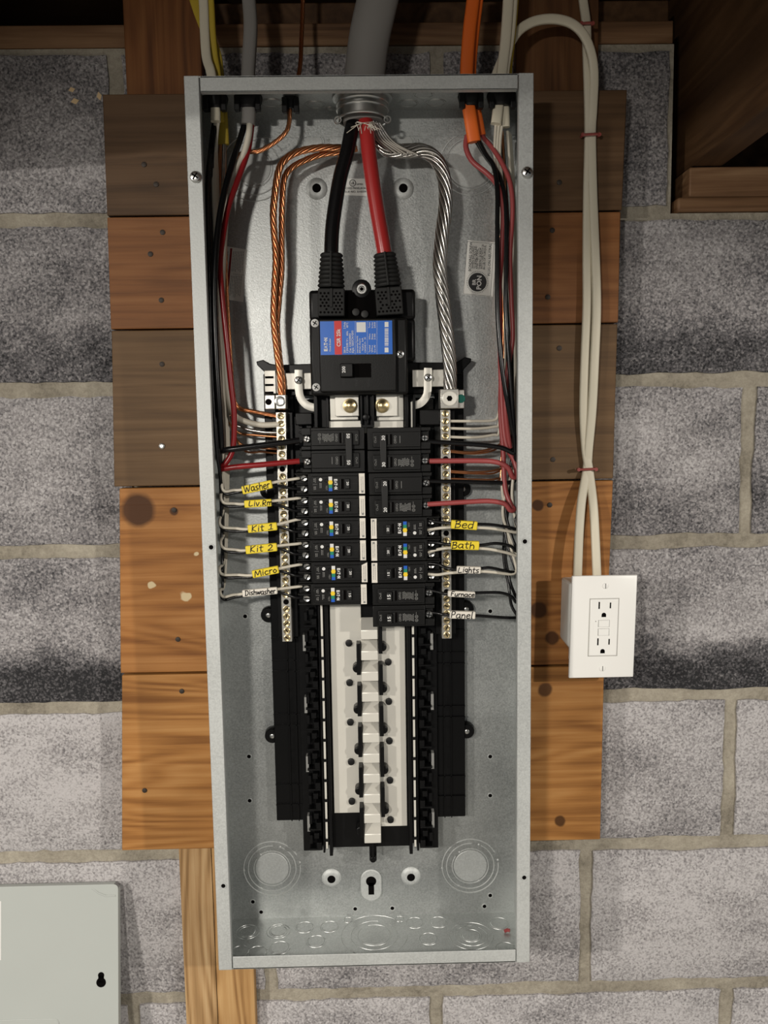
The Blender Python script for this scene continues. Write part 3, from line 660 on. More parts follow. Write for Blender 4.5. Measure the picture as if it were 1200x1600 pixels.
for px, py, r in ((492,505,.0044),(494,605,.0044),(625,553,.0044)): phillips('case_screw', P(px, py, -.1163), r, mb, 'print_white' if px < 600 else 'zinc', .0012)
Yl = YM-.0003
def prect(name, mt, px0, px1, py0, py1, Y, par, th=.0003, bev=0, label=None):
    a, b_ = pbox(px0, px1, py0, py1, Y, th); return MB().box(a, b_).build(name, mt, par, bevel=bev, label=label)
lb = prect('rating_label', 'label_blue', 500.5, 613, 501.5, 554, Yl, mb, .0004, .0, label='blue rating label with white print')
prect('red_band', 'label_red', 522.5, 534, 501.5, 554, Yl-.0002, lb, .0003)
t = MB(); Yt = Yl-.0005; R90 = PI/2
def ptext(t, s_, px, py, hpx, wpx, bold=.01, Y=Yt, rot=R90):
    k = 1/1430.; return t.text(s_, P(px, py, Y), hpx*k*1.35, rot, bold, width=wpx*k)
ptext(t, 'E', 509, 547, 5.4, 4.0, .05); ptext(t, 'A', 509, 542.2, 5.4, 4.2, .02); ptext(t, 'T', 509, 537.6, 5.4, 4.0, .05); t.lathe(P(509, 534, Yt), [(.0008,0),(.0008,.0001)], 10); ptext(t, 'N', 509, 530, 5.4, 4.4, .05)
ptext(t, 'Circuit Breaker', 515.5, 539, 3, 20)
ptext(t, 'CSR 25k', 529, 528, 6, 27, .02)
ptext(t, '200 A', 538.5, 547, 3.2, 9.5); ptext(t, '2 Pole', 538.5, 508.5, 3.2, 10); ptext(t, '120/240 V~', 542.5, 540, 3.2, 22); ptext(t, '60Hz', 542.5, 521, 3.2, 7); ptext(t, '40°C', 542.5, 508, 3.2, 8)
ptext(t, 'Cat. CSR2200N', 547, 536, 3.2, 29); ptext(t, 'Style 1603CA1G03', 551.5, 534, 3.2, 34)
ptext(t, 'Interrupting Capacity', 558.5, 538, 2.6, 26); ptext(t, 'RMS Sym. Amperes', 562.5, 540, 2.6, 22); ptext(t, 'Volts  kA', 566.5, 538, 2.6, 20); ptext(t, '120/240 V~  25', 570.5, 539, 2.6, 23)
for x, a in ((577.5,'Terminal'),(581.5,'Wire'),(585.5,'Cu-Al')): ptext(t, a, x, 545, 2.6, 11)
for x, a in ((577.5,'Wire'),(581.5,'Size'),(585.5,'2-300')): ptext(t, a, x, 526, 2.6, 9)
for x, a in ((577.5,'Torque'),(581.5,'In-Lbs'),(585.5,'250')): ptext(t, a, x, 508, 2.6, 9)
for x in (555, 574, 589): p, q = P(x, 502, Yl), P(x, 553.5, Yl); t.bar((p.x,p.z), (q.x,q.z), .00022, Yl-.0002)
t.build('lettering', 'print_white', lb)
prect('code_patch', 'print_white', 557, 571.5, 503.5, 519, Yl-.0002, lb)
prect('code_patch', 'print_white', 601, 607, 503, 511, Yl-.0002, lb); prect('code_patch', 'print_white', 601, 607, 543, 550.5, Yl-.0002, lb)
t = MB(); yy = 513.0
while yy < 541:
    h_ = random.choice((.35,.6,.9)); a, b_ = pbox(601, 607, yy, yy+h_, Yl-.0002, .0002); t.box(a, b_); yy += h_+random.choice((.4,.7))
t.build('barcode', 'print_white', lb)
prect('handle_slot', 'hole_dark', 532, 580, 568, 590, YM-.0002, mb)
hd = MB().box(*pbox(531.5, 551, 567.5, 589, YM-.008, .010)).build('handle', 'breaker_plastic', mb, bevel=.001)
ptext(MB(), '200', 537, 577.5, 5.2, 10, .02, YM-.0083).build('lettering', 'print_white', hd)
t = MB(); ptext(t, 'ON/I', 537, 596, 4, 9, .0, YM-.0002); ptext(t, 'TRIP', 557, 598, 4, 12, .0, YM-.0002); ptext(t, 'OFF/O', 576, 598, 4, 12, .0, YM-.0002); t.build('embossed_lettering', 'breaker_edge', mb)
# terminal boots over the feeder ends
def boot(cx, cy, ang, lbl, nx, ny):
    bt = thing('terminal_boot', lbl, 'cable boot', P(cx, 494, -.10), 'rubber boots on the feeder ends')
    def L(u, v, Y=-.112):   # pixels in the boot's own frame -> place
        ca, sa = math.cos(ang), math.sin(ang); return P(cx+u*ca-v*sa, cy+u*sa+v*ca, Y)
    def quad(u0, u1, v0, v1, Y0, Y1, m):
        q = [L(u0,v0,Y0), L(u1,v0,Y0), L(u1,v1,Y0), L(u0,v1,Y0)]; return m.prism([(a.x,a.z) for a in q], Y0, Y1)
    sh = quad(-21, 21, -22, 22, -.114, -.09, MB()).build('perforated_shell', 'boot_rubber', bt, bevel=.0012)
    pf = MB()
    for i in range(7):
        for j in range(6):
            u = -15+j*6+(1.5 if i % 2 else -1.5); v = -14+i*5
            if abs(u) < 3.4 and i < 5: continue
            if random.random() < .12: continue
            pf.lathe(L(u, v, -.1142), [(.00125,0),(.00125,.0002)], 8)
    pf.build('perforations', 'hole_dark', sh)
    quad(-2, 2, -22, 8, -.1155, -.112, MB()).build('spine', 'boot_rubber', bt, bevel=.0005)
    m = MB(); ca, sa = math.cos(ang), math.sin(ang)
    base_c = L(0, -22, -.104); top_c = L(nx, -22-ny, -.104); d = (top_c-base_c); ln = d.length; d.normalize()
    k = 8; pts = []; rad = []
    for i in range(k):
        f0 = i/k; R0 = .0150-.0028*f0
        for ff, rr in ((0, R0-.0016), (.35, R0), (.65, R0), (1.0, R0-.0016)): pts.append(base_c+d*ln*(i+ff)/k); rad.append(rr)
    sd = d.cross(Vector((0,-1,0))).normalized(); nr = Vector((0,-1,0)); n = 18; vs = []; fs = []
    for p, r in zip(pts, rad):
        for q in range(n): a = 2*PI*q/n; vs.append(p+sd*(r*math.cos(a))+nr*(r*.8*math.sin(a)))
    for i in range(len(pts)-1):
        for q in range(n): fs.append((i*n+q, i*n+(q+1) % n, (i+1)*n+(q+1) % n, (i+1)*n+q))
    fs.append(tuple(range(n))); fs.append(tuple((len(pts)-1)*n+q for q in range(n)))
    m.add(vs, fs).build('ribbed_neck', 'boot_rubber', bt, smooth=True, angle=60)
    m = MB(); m.sweep([base_c+Vector((0,-.0126,0)), top_c+Vector((0,-.0112,0))], .0013, n=6).build('neck_spine', 'boot_rubber', bt)
boot(517.5, 472, .0, 'black perforated rubber boot at the end of the black feeder cable', 0.5, 54)
boot(608, 470, -.07, 'black perforated rubber boot at the end of the red feeder cable', -2, 52)

# ================================================================== branch breakers (local: x 0..0.07 from the panel centre outwards, face at y=0)
def br_parts(poles, amps, full=True):
    parts = []   # (name, mat, MB, bevel, children)
    return parts
PITCH = .0254
FACE = -.108
def tb(m, x0, x1, z0, z1, y0, y1): return m.box((x0, y0, z0), (x1, y1, z1))
def print_block(m, x0, x1, zc_, hw, n, y, rnd):
    for i in range(n):
        x = x0+(x1-x0)*(i+.5)/n; a = zc_-hw*rnd.uniform(.6, 1.0); b_ = zc_+hw*rnd.uniform(.5, 1.0); z = a
        while z < b_-.0006:
            l_ = min(rnd.uniform(.0008,.0022), b_-z); m.box((x-.00032, y, z), (x+.00032, y+.0001, z+l_)); z += l_+.0004
def standard_breaker(poles, amps, loc, left, label, printed):
    root = thing('circuit_breaker', label, 'circuit breaker', loc, 'branch circuit breakers', rot=(0, PI if left else 0, 0))
    hgt = poles*PITCH; rnd = random.Random(poles*10+amps)
    for k in range(poles):
        z0 = -hgt/2 + k*PITCH; z1 = z0 + PITCH; g = .0004
        m = MB(); tb(m, .0005, .0605, z0+g, z1-g, 0, .047); tb(m, .0605, .0715, z0+g, z0+.0085, .001, .047); tb(m, .0605, .0715, z1-.0045, z1-g, .001, .047); tb(m, .0605, .0700, z0+.0085, z1-.0045, .008, .047)
        body = m.build('body', 'breaker_plastic', root, bevel=.0006)
        m = MB(); tb(m, .0065, .0600, z0+.0032, z1-.0052, -.0032, 0); dk = m.build('deck', 'breaker_plastic', root, bevel=.0007)
        m = MB()   # thin moulded frame lines
        for zz_ in (z0+.0040, z1-.0062): tb(m, .0075, .0592, zz_, zz_+.00028, -.0034, -.0030)
        tb(m, .0590, .0594, z0+.0040, z1-.0060, -.0034, -.0030); tb(m, .030, .0355, z0+.0052, z0+.0055, -.0034, -.003); tb(m, .0075, .0078, z0+.004, z1-.006, -.0034, -.003)
        m.build('frame_line', 'breaker_edge', dk)
        zc_ = (z0+z1)/2-.001
        m = MB(); tb(m, .0262, .0284, z0+.0062, z1-.0076, -.0034, -.003); m.build('trip_slot', 'hole_dark', dk)
        m = MB(); tb(m, .0236, .0258, z0+.0062, z1-.0076, -.0050, -.003); m.build('trip_ledge', 'breaker_edge', dk, bevel=.0003)
        m = MB(); m.text('OFF/O', (.0318, -.0034, zc_), .0040, PI/2, 0, width=.0085); m.build('off_lettering', 'print_grey', dk)
        m = MB(); m.text('On/I', (.0095, -.0034, zc_), .0036, PI/2, 0, width=.0070); m.build('on_lettering', 'print_grey', dk)
        if printed == 'all' or (printed == 'low' and k == 0) :
            m = MB(); print_block(m, .0345, .0475, zc_, .0050, 9, -.0034, rnd)
            for dz, kk in ((.0008, 0), (-.0034, 1)): m.ring((.0505, -.0034, zc_+dz), .0016, .0003, 12, m=4); tb(m, .0497, .0513, zc_+dz-.0003, zc_+dz+.0003, -.0034, -.0033)
            tb(m, .0500, .0503, zc_+.003, zc_+.0062, -.0034, -.0033); m.build('rating_print', 'print_grey', dk)
        else:
            m = MB(); tb(m, .0368, .0373, zc_-.004, zc_+.004, -.0034, -.0033); m.build('rating_print', 'print_grey', dk)
        sc_ = MB().lathe((.0652, .0072, zc_+.001), [(.0042,0),(.0042,.003),(.003,.004)], 14).build('terminal_screw', 'zinc', root, smooth=True, angle=30)
        M = Matrix.Translation((.0652, .0030, zc_+.001)) @ Matrix.Rotation(rnd.uniform(0, 3), 4, 'Y')
        MB().box((-.0034,-.0001,-.0005), (.0034,.0003,.0005), M).box((-.0005,-.0001,-.0034), (.0005,.0003,.0034), M).build('recess', 'hole_dark', sc_)
    # handle or tie bar
    m = MB()
    if poles == 1: tb(m, .0168, .0225, -.0058, .0046, -.0095, -.003)
    else: tb(m, .0145, .0215, -hgt/2+.0062, hgt/2-.0075, -.0098, -.003)
    hd = m.build('handle', 'breaker_edge', root, bevel=.0007)
    m = MB()
    for k in range(poles):
        zc_ = -hgt/2 + (k+.5)*PITCH - .001; m.text(str(amps), (.0184 if poles > 1 else .0190, -.0102 if poles > 1 else -.0099, zc_ + (.002 if k else -.002 if poles > 1 else 0)), .0052, PI/2, .02, width=.0052)
    m.build('amp_lettering', 'print_white', hd)
    return root
def afci_breaker(amps, loc, left, label, cut=False):
    root = thing('circuit_breaker', label, 'circuit breaker', loc, 'branch circuit breakers', rot=(0, PI if left else 0, 0))
    z0, z1, g = -PITCH/2, PITCH/2, .0004; rnd = random.Random(amps)
    m = MB(); tb(m, .0005, .0635, z0+g, z1-g, .0015, .047); m.build('body', 'breaker_plastic', root, bevel=.0006)
    m = MB(); tb(m, .0085, .0610, z0+.0036, z1-.0036, -.0022, .0015); dk = m.build('deck', 'breaker_plastic', root, bevel=.0006)
    m = MB()
    for z in (z0+.0026, z1-.0030): tb(m, .0085, .0610, z, z+.0003, .0012, .0016)
    tb(m, .0090, .0180, -.0002, .0001, -.0024, -.002); m.build('frame_line', 'breaker_edge', root)
    # terminal block: two lugs with side walls
    m = MB(); tb(m, .0625, .0790, z0+.0008, z1-.0008, .0130, .047)
    for z in (z0+.0004, -.0008, z1-.0020): tb(m, .0630, .0800, z, z+.0016, .0035, .047)
    tb(m, .0625, .0650, z0+.0006, z1-.0006, .0030, .047); m.build('terminal_block', 'breaker_plastic', root, bevel=.0005)
    for z in (-.0062, .0060):
        sc_ = MB().lathe((.0700, .0125, z), [(.0044,0),(.0044,.0036),(.0032,.0046),(.0014,.0040)], 16).build('terminal_screw', 'zinc', root, smooth=True, angle=30)
        M = Matrix.Translation((.0700, .0080, z)) @ Matrix.Rotation(rnd.uniform(0, 3), 4, 'Y'); MB().box((-.0034,-.0003,-.0005), (.0034,.0003,.0005), M).build('slot', 'hole_dark', sc_)
    # white side sticker near the middle of the panel
    zt = z1-.0012
    stk = MB().prism([(.0010, z0+.0014), (.0075, z0+.0014 if not cut else z0+.0014), (.0075, zt), (.0010, zt if not cut else zt-.0028)] if not cut else [(.0010, z0+.0014), (.0075, z0+.0045), (.0075, zt), (.0010, zt)], -.0004, .0016).build('sticker', 'label_white', root)
    m = MB()
    for x in (.0030, .0050): 
        z = z0+.0050
        while z < z1-.005: l_ = rnd.uniform(.0006, .0016); m.box((x-.0003, -.0006, z), (x+.0003, -.0005, z+l_)); z += l_+.0004
    m.box((.0024, -.0006, z1-.0045), (.0050, -.0005, z1-.0024)); m.build('fine_print', 'print_grey', stk)
    m = MB(); tb(m, .0180, .0230, -.0060, .0052, -.0060, -.002); hd = m.build('handle', 'breaker_edge', root, bevel=.0007)
    MB().text(str(amps), (.0200, -.0063, -.0006), .0036, PI/2, .02, width=.0042).build('amp_lettering', 'print_white', hd)
    m = MB(); tb(m, .0245, .0272, -.0056, .0056, -.0024, -.002); m.build('handle_slot', 'hole_dark', dk)
    m = MB(); tb(m, .0274, .0286, -.0056, .0056, -.0040, -.002); m.build('trip_ledge', 'breaker_edge', dk, bevel=.0003)
    Y = -.0025
    m = MB()
    for s_, z, wd, bo in (('E', -.0046, .0022, .06), ('A', -.0020, .0022, .02), ('T', .0004, .0022, .06), ('N', .0048, .0026, .06)): m.text(s_, (.0335, Y, z), .0046, PI/2, bo, width=wd)
    m.lathe((.0335, Y, .0025), [(.0006,0),(.0006,.0001)], 8); m.build('brand_lettering', 'print_white', dk)
    for nm, mt, a, b_ in (('white_swatch','print_white',-.0084,-.0042),('yellow_swatch','strip_yellow',-.0042,.0004),('green_swatch','strip_green',.0004,.0044),('blue_swatch','strip_blue',.0044,.0080)):
        MB().box((.0375, Y-.0001, a), (.0415, Y+.0003, b_)).build(nm, mt, dk)
    m = MB(); m.lathe((.0395, Y-.0002, -.0020), [(.0025,0),(.0025,.0001)], 14); m.build('yellow_dot', 'strip_yellow', dk)
    m = MB(); m.text('TEST', (.0440, Y, .0042), .0026, PI/2, 0, width=.0055); m.build('test_lettering', 'print_grey', dk)
    m = MB().ring((.0440, Y, -.0040), .0018, .0004, 14, m=5); m.build('test_button', 'black_plastic', dk)
    m = MB(); m.lathe((.0505, Y, -.0052), [(.0019,0),(.0019,.0002)], 14); m.build('listing_dot', 'print_white', dk)
    m = MB(); print_block(m, .0492, .0520, .0020, .0040, 2, Y, rnd)
    print_block(m, .0556, .0586, -.0045, .0028, 2, Y, rnd); print_block(m, .0556, .0586, .0045, .0028, 2, Y, rnd); tb(m, .0545, .0592, -.0001, .0002, Y, Y+.0001); m.build('fine_print', 'print_grey', dk)
    return root
def bloc(ztop, poles, left, dx=0): return V(-.0010+dx if left else .0012+dx, FACE, (ztop - poles*12.7*2/2)/1000.)
standard_breaker(2, 50, bloc(627, 2, True), True, 'double pole 50 amp black breaker topmost in the left column', 'high' if False else 'low')
names = ['Washer', 'Liv. Rm', 'upper Kit', 'lower Kit', 'Micro', 'Dishwasher']
for i, nm in enumerate(names):
    afci_breaker(20 if i < 5 else 15, bloc(576.2-25.4*i, 1, True, .0012 if i == 4 else 0), True, 'black single pole breaker with colour strip fed by the wires tagged %s' % nm, cut=(i == 4))
standard_breaker(2, 30, bloc(626, 2, False), False, 'double pole 30 amp black breaker topmost in the right column', 'low')
standard_breaker(2, 20, bloc(575.2, 2, False, .001), False, 'double pole 20 amp black breaker second in the right column', 'low')
for i, nm in enumerate(['Bed', 'Bath', 'Lights']):
    afci_breaker(20 if i < 2 else 15, bloc(524.4-25.4*i, 1, False, .002), False, 'black single pole breaker with colour strip fed by the wires tagged %s' % nm)
standard_breaker(1, 15, bloc(448.2, 1, False, .003), False, 'single pole 15 amp breaker second from the bottom of the right column', 'all')
standard_breaker(1, 15, bloc(422.8, 1, False, .003), False, 'single pole 15 amp breaker at the bottom of the right column', 'all')

# ================================================================== wires and cables
def wpts(pts, r, clamp=True):
    out = []
    for a, b_, Y in pts:
        p = P(a, b_, Y)
        if clamp and p.z < ZB+H-.002: p.x = max(-(W2-T-r-.0006), min(W2-T-r-.0006, p.x))
        out.append(p)
    return out
def wire(name, pts, r, mt, label, cat='wire', group=None, sub=6, n=8, clamp=True):
    o = MB().sweep(smooth_path(wpts(pts, r, clamp), sub), r, n=n).build(name, mt, None, smooth=True, angle=60)
    return tag(o, label, cat, group)
def stranded(name, pts, R, k, rs, pitch, mt, label, sub=10, cat='wire', group=None, core=True):
    c = smooth_path(wpts(pts, R), sub); m = MB(); L_ = 0; side = None; fr = []
    for i, p in enumerate(c):
        t = (c[min(i+1,len(c)-1)]-c[max(i-1,0)]).normalized()
        if side is None: side = t.cross(Vector((0,-1,0))); side = side if side.length > .1 else t.cross(Vector((1,0,0)))
        side = (side - t*side.dot(t)).normalized(); fr.append((p, side.copy(), side.cross(t), L_))
        if i+1 < len(c): L_ += (c[i+1]-p).length
    for q in range(k):
        ph = 2*PI*q/k; m.sweep([p + sd*(R-rs)*math.cos(ph+l*2*PI/pitch) + nr*(R-rs)*math.sin(ph+l*2*PI/pitch) for p, sd, nr, l in fr], rs, n=6)
    if core: m.sweep([f[0] for f in fr], max(R-2*rs, rs*.6), n=6)
    return tag(m.build(name, mt, None, smooth=True, angle=70), label, cat, group)
def flat_cable(name, pts, ra, rb, mt, label, clamp=False, sub=6, cat='cable', group=None, n=12):
    o = MB().sweep(smooth_path(wpts(pts, ra, clamp), sub), ra, rb, n=n, square=True).build(name, mt, None, smooth=True, angle=60)
    return tag(o, label, cat, group)
ZT = ZB+H
# ---- service entrance
sv = thing('service_cable', 'thick grey service entrance cable entering the top of the panel', 'cable', V(-.005, -.085, 1.0))
MB().sweep(smooth_path([P(568,192,-.088), P(567,165,-.086), P(570,120,-.085), P(577,60,-.085), P(590,0,-.085), P(604,-60,-.085)], 6), .0225, .013, n=20, square=False).build('jacket', 'cable_grey', sv, smooth=True, angle=60)
fr_ = MB(); rr = random.Random(3)
for i in range(16):
    a = P(545+rr.uniform(0, 44), 190+rr.uniform(0, 4), -.100); b_ = P(545+rr.uniform(-4, 50), 200+rr.uniform(-4, 10), -.104); fr_.sweep([a, (a+b_)/2+Vector((0,-.002,.001)), b_], .00045, n=5)
fr_.build('frayed_fibre', 'wire_white', sv)
cn = thing('cable_connector', 'round zinc cable connector clamping the service cable at the panel top', 'connector', V(-.02, -.085, H))
cc = Vector((P(566,150,-.085).x, -.085, ZT))
MB().lathe(cc, [(.0275,-.028),(.0275,-.003),(.0262,-.003),(.0262,-.028)], 32, axis='z', caps=False).build('sleeve', 'zinc', cn, smooth=True, angle=40)
MB().ring(cc+Vector((0,0,-.028)), .0270, .0013, 36, axis='z').build('sleeve_lip', 'zinc', cn, smooth=True)
MB().ring(cc+Vector((0,0,-.012)), .0282, .0012, 36, axis='z').ring(cc+Vector((0,0,-.018)), .0282, .0010, 36, axis='z').build('thread', 'zinc', cn, smooth=True)
MB().lathe(cc, [(.030,-.007),(.033,-.006),(.033,-.0018),(.030,-.0016)], 24, axis='z').build('locknut', 'galvanized', cn)
MB().lathe(cc, [(.030,.0006),(.034,.0010),(.034,.0035),(.026,.004)], 32, axis='z').build('hub', 'zinc', cn, smooth=True, angle=30)
for sx in (-1, 1): MB().ring(cc+Vector((sx*.027,-.010,-.031)), .0035, .0011, 14).build('clamp_ear', 'zinc', cn, smooth=True)
wire('feeder_cable', [(556,178,-.086),(550,200,-.092),(543,235,-.096),(532,275,-.098),(524,320,-.1),(519,360,-.102),(517.5,400,-.104),(517.5,430,-.104)], .0080, 'wire_black', 'thick glossy black feeder cable leading to the main breaker', 'cable', n=18)
wire('feeder_cable', [(570,178,-.088),(573,205,-.096),(577,245,-.1),(583,290,-.102),(590,335,-.103),(597,375,-.104),(601,400,-.104),(604,430,-.104)], .0082, 'feeder_red', 'thick red feeder cable leading to the main breaker', 'cable', n=18)
stranded('neutral_conductor', [(578,190,-.086),(590,215,-.085),(606,234,-.082),(632,236,-.080),(660,236,-.080),(682,250,-.082),(694,280,-.084),(696,320,-.086),(690,370,-.088),(687,420,-.090),(692,470,-.090),(699,530,-.090),(703,575,-.088),(703,620,-.086)], .0080, 10, .00175, .12, 'strand_metal', 'thick twisted bare aluminium neutral conductor running to the right lug', sub=9, cat='conductor')
m = MB(); rr = random.Random(5)
for i in range(6):
    a = P(578+i*3, 192, -.096); b_ = P(592+i*7, 222+i*1.5, -.092); c2 = P(612+i*8, 238+rr.uniform(-6,4), -.088); m.sweep(smooth_path([a,(a+b_)/2+Vector((0,0,-.004)),b_,c2],4), .0013, n=6)
tag(m.build('loose_strands', 'strand_metal', None, smooth=True), 'loose aluminium strands fanning out below the service connector', 'wire strands')
# ---- bare copper
stranded('ground_conductor', [(556,228,-.070),(530,231,-.074),(500,231,-.076),(470,236,-.078),(448,247,-.080),(436,265,-.082),(430,300,-.084),(427,340,-.086),(431,400,-.086),(429,450,-.086),(428,500,-.086),(433,550,-.086),(438,590,-.086),(440,640,-.086)], .0041, 6, .0014, .055, 'copper', 'twisted bare copper conductor, left one of the pair entering the left lug', cat='conductor')
stranded('ground_conductor', [(558,232,-.066),(530,238,-.068),(505,241,-.070),(478,250,-.072),(456,262,-.074),(444,280,-.076),(441,320,-.078),(440,370,-.079),(440,420,-.079),(436,470,-.079),(433,510,-.079),(437,560,-.080),(442,600,-.082),(442,640,-.084)], .0036, 6, .00125, .055, 'copper', 'twisted bare copper conductor, right one of the pair entering the left lug', cat='conductor')
stranded('ground_conductor', [(474,-40,-.040),(473,10,-.042),(471,60,-.05),(468,110,-.064),(457,150,-.075),(453,172,-.08),(452,190,-.082),(447,206,-.084),(430,222,-.084),(405,236,-.084),(384,238,-.082),(366,250,-.080),(354,290,-.078),(352,400,-.076),(358,520,-.076),(364,610,-.077),(372,636,-.078),(400,644,-.079),(438,651,-.080)], .0026, 6, .0010, .040, 'copper', 'thin twisted copper ground wire dropping through the small black bushing', cat='conductor')
def bushing(px, py, r, label, Y=-.085, hgt=.016):
    c = P(px, py, Y); c = Vector((c.x, Y, ZT))
    b0 = thing('cable_bushing', label, 'bushing', c, 'black cable bushings in the panel top')
    MB().lathe(c, [(r,-.0016),(r*1.05,-.004),(r*.95,-hgt*.6),(r*.72,-hgt)], 20, axis='z').build('collar', 'rubber_black', b0, smooth=True, angle=50)
    MB().lathe(c, [(r*1.05,.0003),(r*1.05,.003),(r*.8,.004)], 20, axis='z').build('upper_rim', 'rubber_black', b0)
    for sx in (-1, 1): MB().box((c.x+sx*r*.75-.003, Y-.012, ZT-.02), (c.x+sx*r*.75+.003, Y-.004, ZT-.004)).build('clamp_wing', 'rubber_black', b0, bevel=.001)
bushing(388, 150, .0150, 'black bushing around the grey range cable'); bushing(455, 165, .0085, 'small black bushing holding the bare copper wire', -.078, .014)
bushing(735, 148, .0135, 'black bushing around the orange cable'); bushing(783, 146, .0155, 'black bushing around the white cables at the right corner'); bushing(337, 146, .0130, 'black bushing around the white and yellow cables at the left corner')
# ---- incoming cables at the left
flat_cable('sheathed_cable', [(337,190,-.092),(336,160,-.09),(330,115,-.09),(323,90,-.086),(320,50,-.08),(318,0,-.075),(312,-40,-.075)], .0052, .0034, 'cable_white', 'white sheathed cable entering the left top corner')
flat_cable('sheathed_cable', [(343,190,-.08),(341,160,-.08),(338,115,-.08),(334,90,-.078),(330,50,-.076),(327,0,-.072),(320,-40,-.07)], .0052, .0032, 'cable_yellow', 'yellow sheathed cable just right of the white one at the left corner')
flat_cable('sheathed_cable', [(349,226,-.066),(347,190,-.066),(344,150,-.068),(340,110,-.07),(335,80,-.07),(312,20,-.06),(296,-30,-.05)], .0066, .0030, 'cable_yellow', 'second yellow sheathed cable slanting away left above the panel')
flat_cable('range_cable', [(388,195,-.088),(389,170,-.088),(388,140,-.086),(388,110,-.085),(391,60,-.082),(391,25,-.078),(385,-40,-.07)], .0074, .0062, 'cable_grey', 'grey range cable entering between the yellow and service cables')
# ---- incoming cables at the right
flat_cable('sheathed_cable', [(741,222,-.09),(735,185,-.09),(730,150,-.088),(729,110,-.087),(733,50,-.084),(739,0,-.08),(742,-40,-.078)], .0072, .0045, 'cable_orange', 'orange sheathed cable with split end inside the panel')
flat_cable('sheathed_cable', [(752,212,-.078),(746,180,-.078),(739,150,-.078),(737,110,-.078),(742,50,-.076),(748,0,-.074),(752,-40,-.07)], .0050, .0036, 'cable_orange', 'second orange sheathed cable tucked behind the first')
flat_cable('sheathed_cable', [(775,194,-.092),(778,170,-.09),(781,140,-.088),(785,105,-.086),(790,60,-.084),(794,0,-.08),(795,-40,-.08)], .0058, .0036, 'cable_white', 'white sheathed cable left of the pair at the right corner')
flat_cable('sheathed_cable', [(789,199,-.086),(788,170,-.086),(787,140,-.084),(789,105,-.083),(796,60,-.08),(801,0,-.076),(802,-40,-.076)], .0054, .0036, 'cable_white', 'white sheathed cable right of the pair at the right corner')
flat_cable('sheathed_cable', [(794,150,-.07),(794,105,-.07),(799,60,-.07),(804,0,-.068),(806,-40,-.066)], .0045, .0030, 'cable_yellow', 'yellow sheathed cable edge showing behind the white pair')

# ---- left branch wires
wire('hot_wire', [(394,186,-.086),(391,215,-.088),(386,240,-.09),(372,280,-.094),(358,320,-.098),(350,360,-.102),(344,410,-.106),(347,460,-.108),(354,530,-.108),(361,600,-.106),(366,650,-.104),(364,700,-.103),(354,722,-.104),(345,730,-.104),(347,733,-.106),(365,730,-.107),(410,726,-.106),(468,720.5,-.103)], .0032, 'wire_red', 'dark red wire looping to the lower pole of the 50 amp breaker', n=10)
wire('hot_wire', [(384,188,-.084),(376,215,-.088),(366,245,-.096),(353,290,-.104),(343,340,-.112),(337,400,-.118),(335,470,-.120),(338,560,-.120),(343,640,-.118),(346,690,-.112),(346,703,-.106),(360,702,-.108),(400,697,-.107),(440,692,-.105),(468,688,-.103)], .0034, 'wire_black', 'thick black wire looping to the upper pole of the 50 amp breaker', n=10)
wire('neutral_wire', [(390,186,-.090),(389,210,-.092),(381,240,-.092),(366,270,-.09),(356,310,-.086),(350,380,-.082),(347,470,-.08),(350,560,-.08),(356,620,-.08),(366,648,-.082),(385,659,-.083),(410,664,-.083),(436,663,-.082)], .0034, 'wire_white', 'thick white neutral wire curving into the left neutral bar', n=10)
wire('ground_wire', [(350,226,-.07),(348,300,-.07),(344,420,-.07),(350,560,-.072),(358,650,-.074),(378,668,-.076),(410,675,-.078),(440,676,-.078)], .0021, 'strand_metal', 'bare tinned wire just below the thick white one on the left bar')
wire('ground_wire', [(344,226,-.066),(340,300,-.066),(346,480,-.068),(356,640,-.07),(370,674,-.072),(400,680,-.075),(440,683,-.078)], .0016, 'copper', 'thin bare copper wire third from the top on the left bar', group='bare copper ground wires')
wire('ground_wire', [(346,226,-.062),(344,300,-.062),(350,480,-.064),(360,650,-.066),(372,690,-.068),(400,699,-.072),(440,702,-.078)], .0014, 'copper', 'thin bare copper wire crossing just under the black 50 amp wire on the left', group='bare copper ground wires')
wire('ground_wire', [(352,230,-.06),(352,300,-.06),(354,480,-.062),(362,650,-.064),(380,702,-.068),(410,706,-.072),(440,709,-.078)], .0013, 'copper', 'lowest thin bare copper wire on the left bar above the red wire', group='bare copper ground wires')
ROW = [  # tag, bend point, label start, label end, white end, black end
 ('Washer', (347,766), (379,765), (424,754.5), (459,748.5), (470,764)),
 ('Liv. Rm', (346,784), (382,787.5), (424,783), (461,779), (470,798)),
 ('upper Kit', (344,822), (388,826.5), (432,819.5), (461,812.5), (471,831)),
 ('lower Kit', (346,855), (384,860), (432,853), (462,850), (472,866)),
 ('Micro', (344,896), (395,898.5), (435,888.5), (463,883), (473,900)),
 ('Dishwasher', (345,931), (379,928), (430,921), (463,917), (473,934))]
WR = .0017
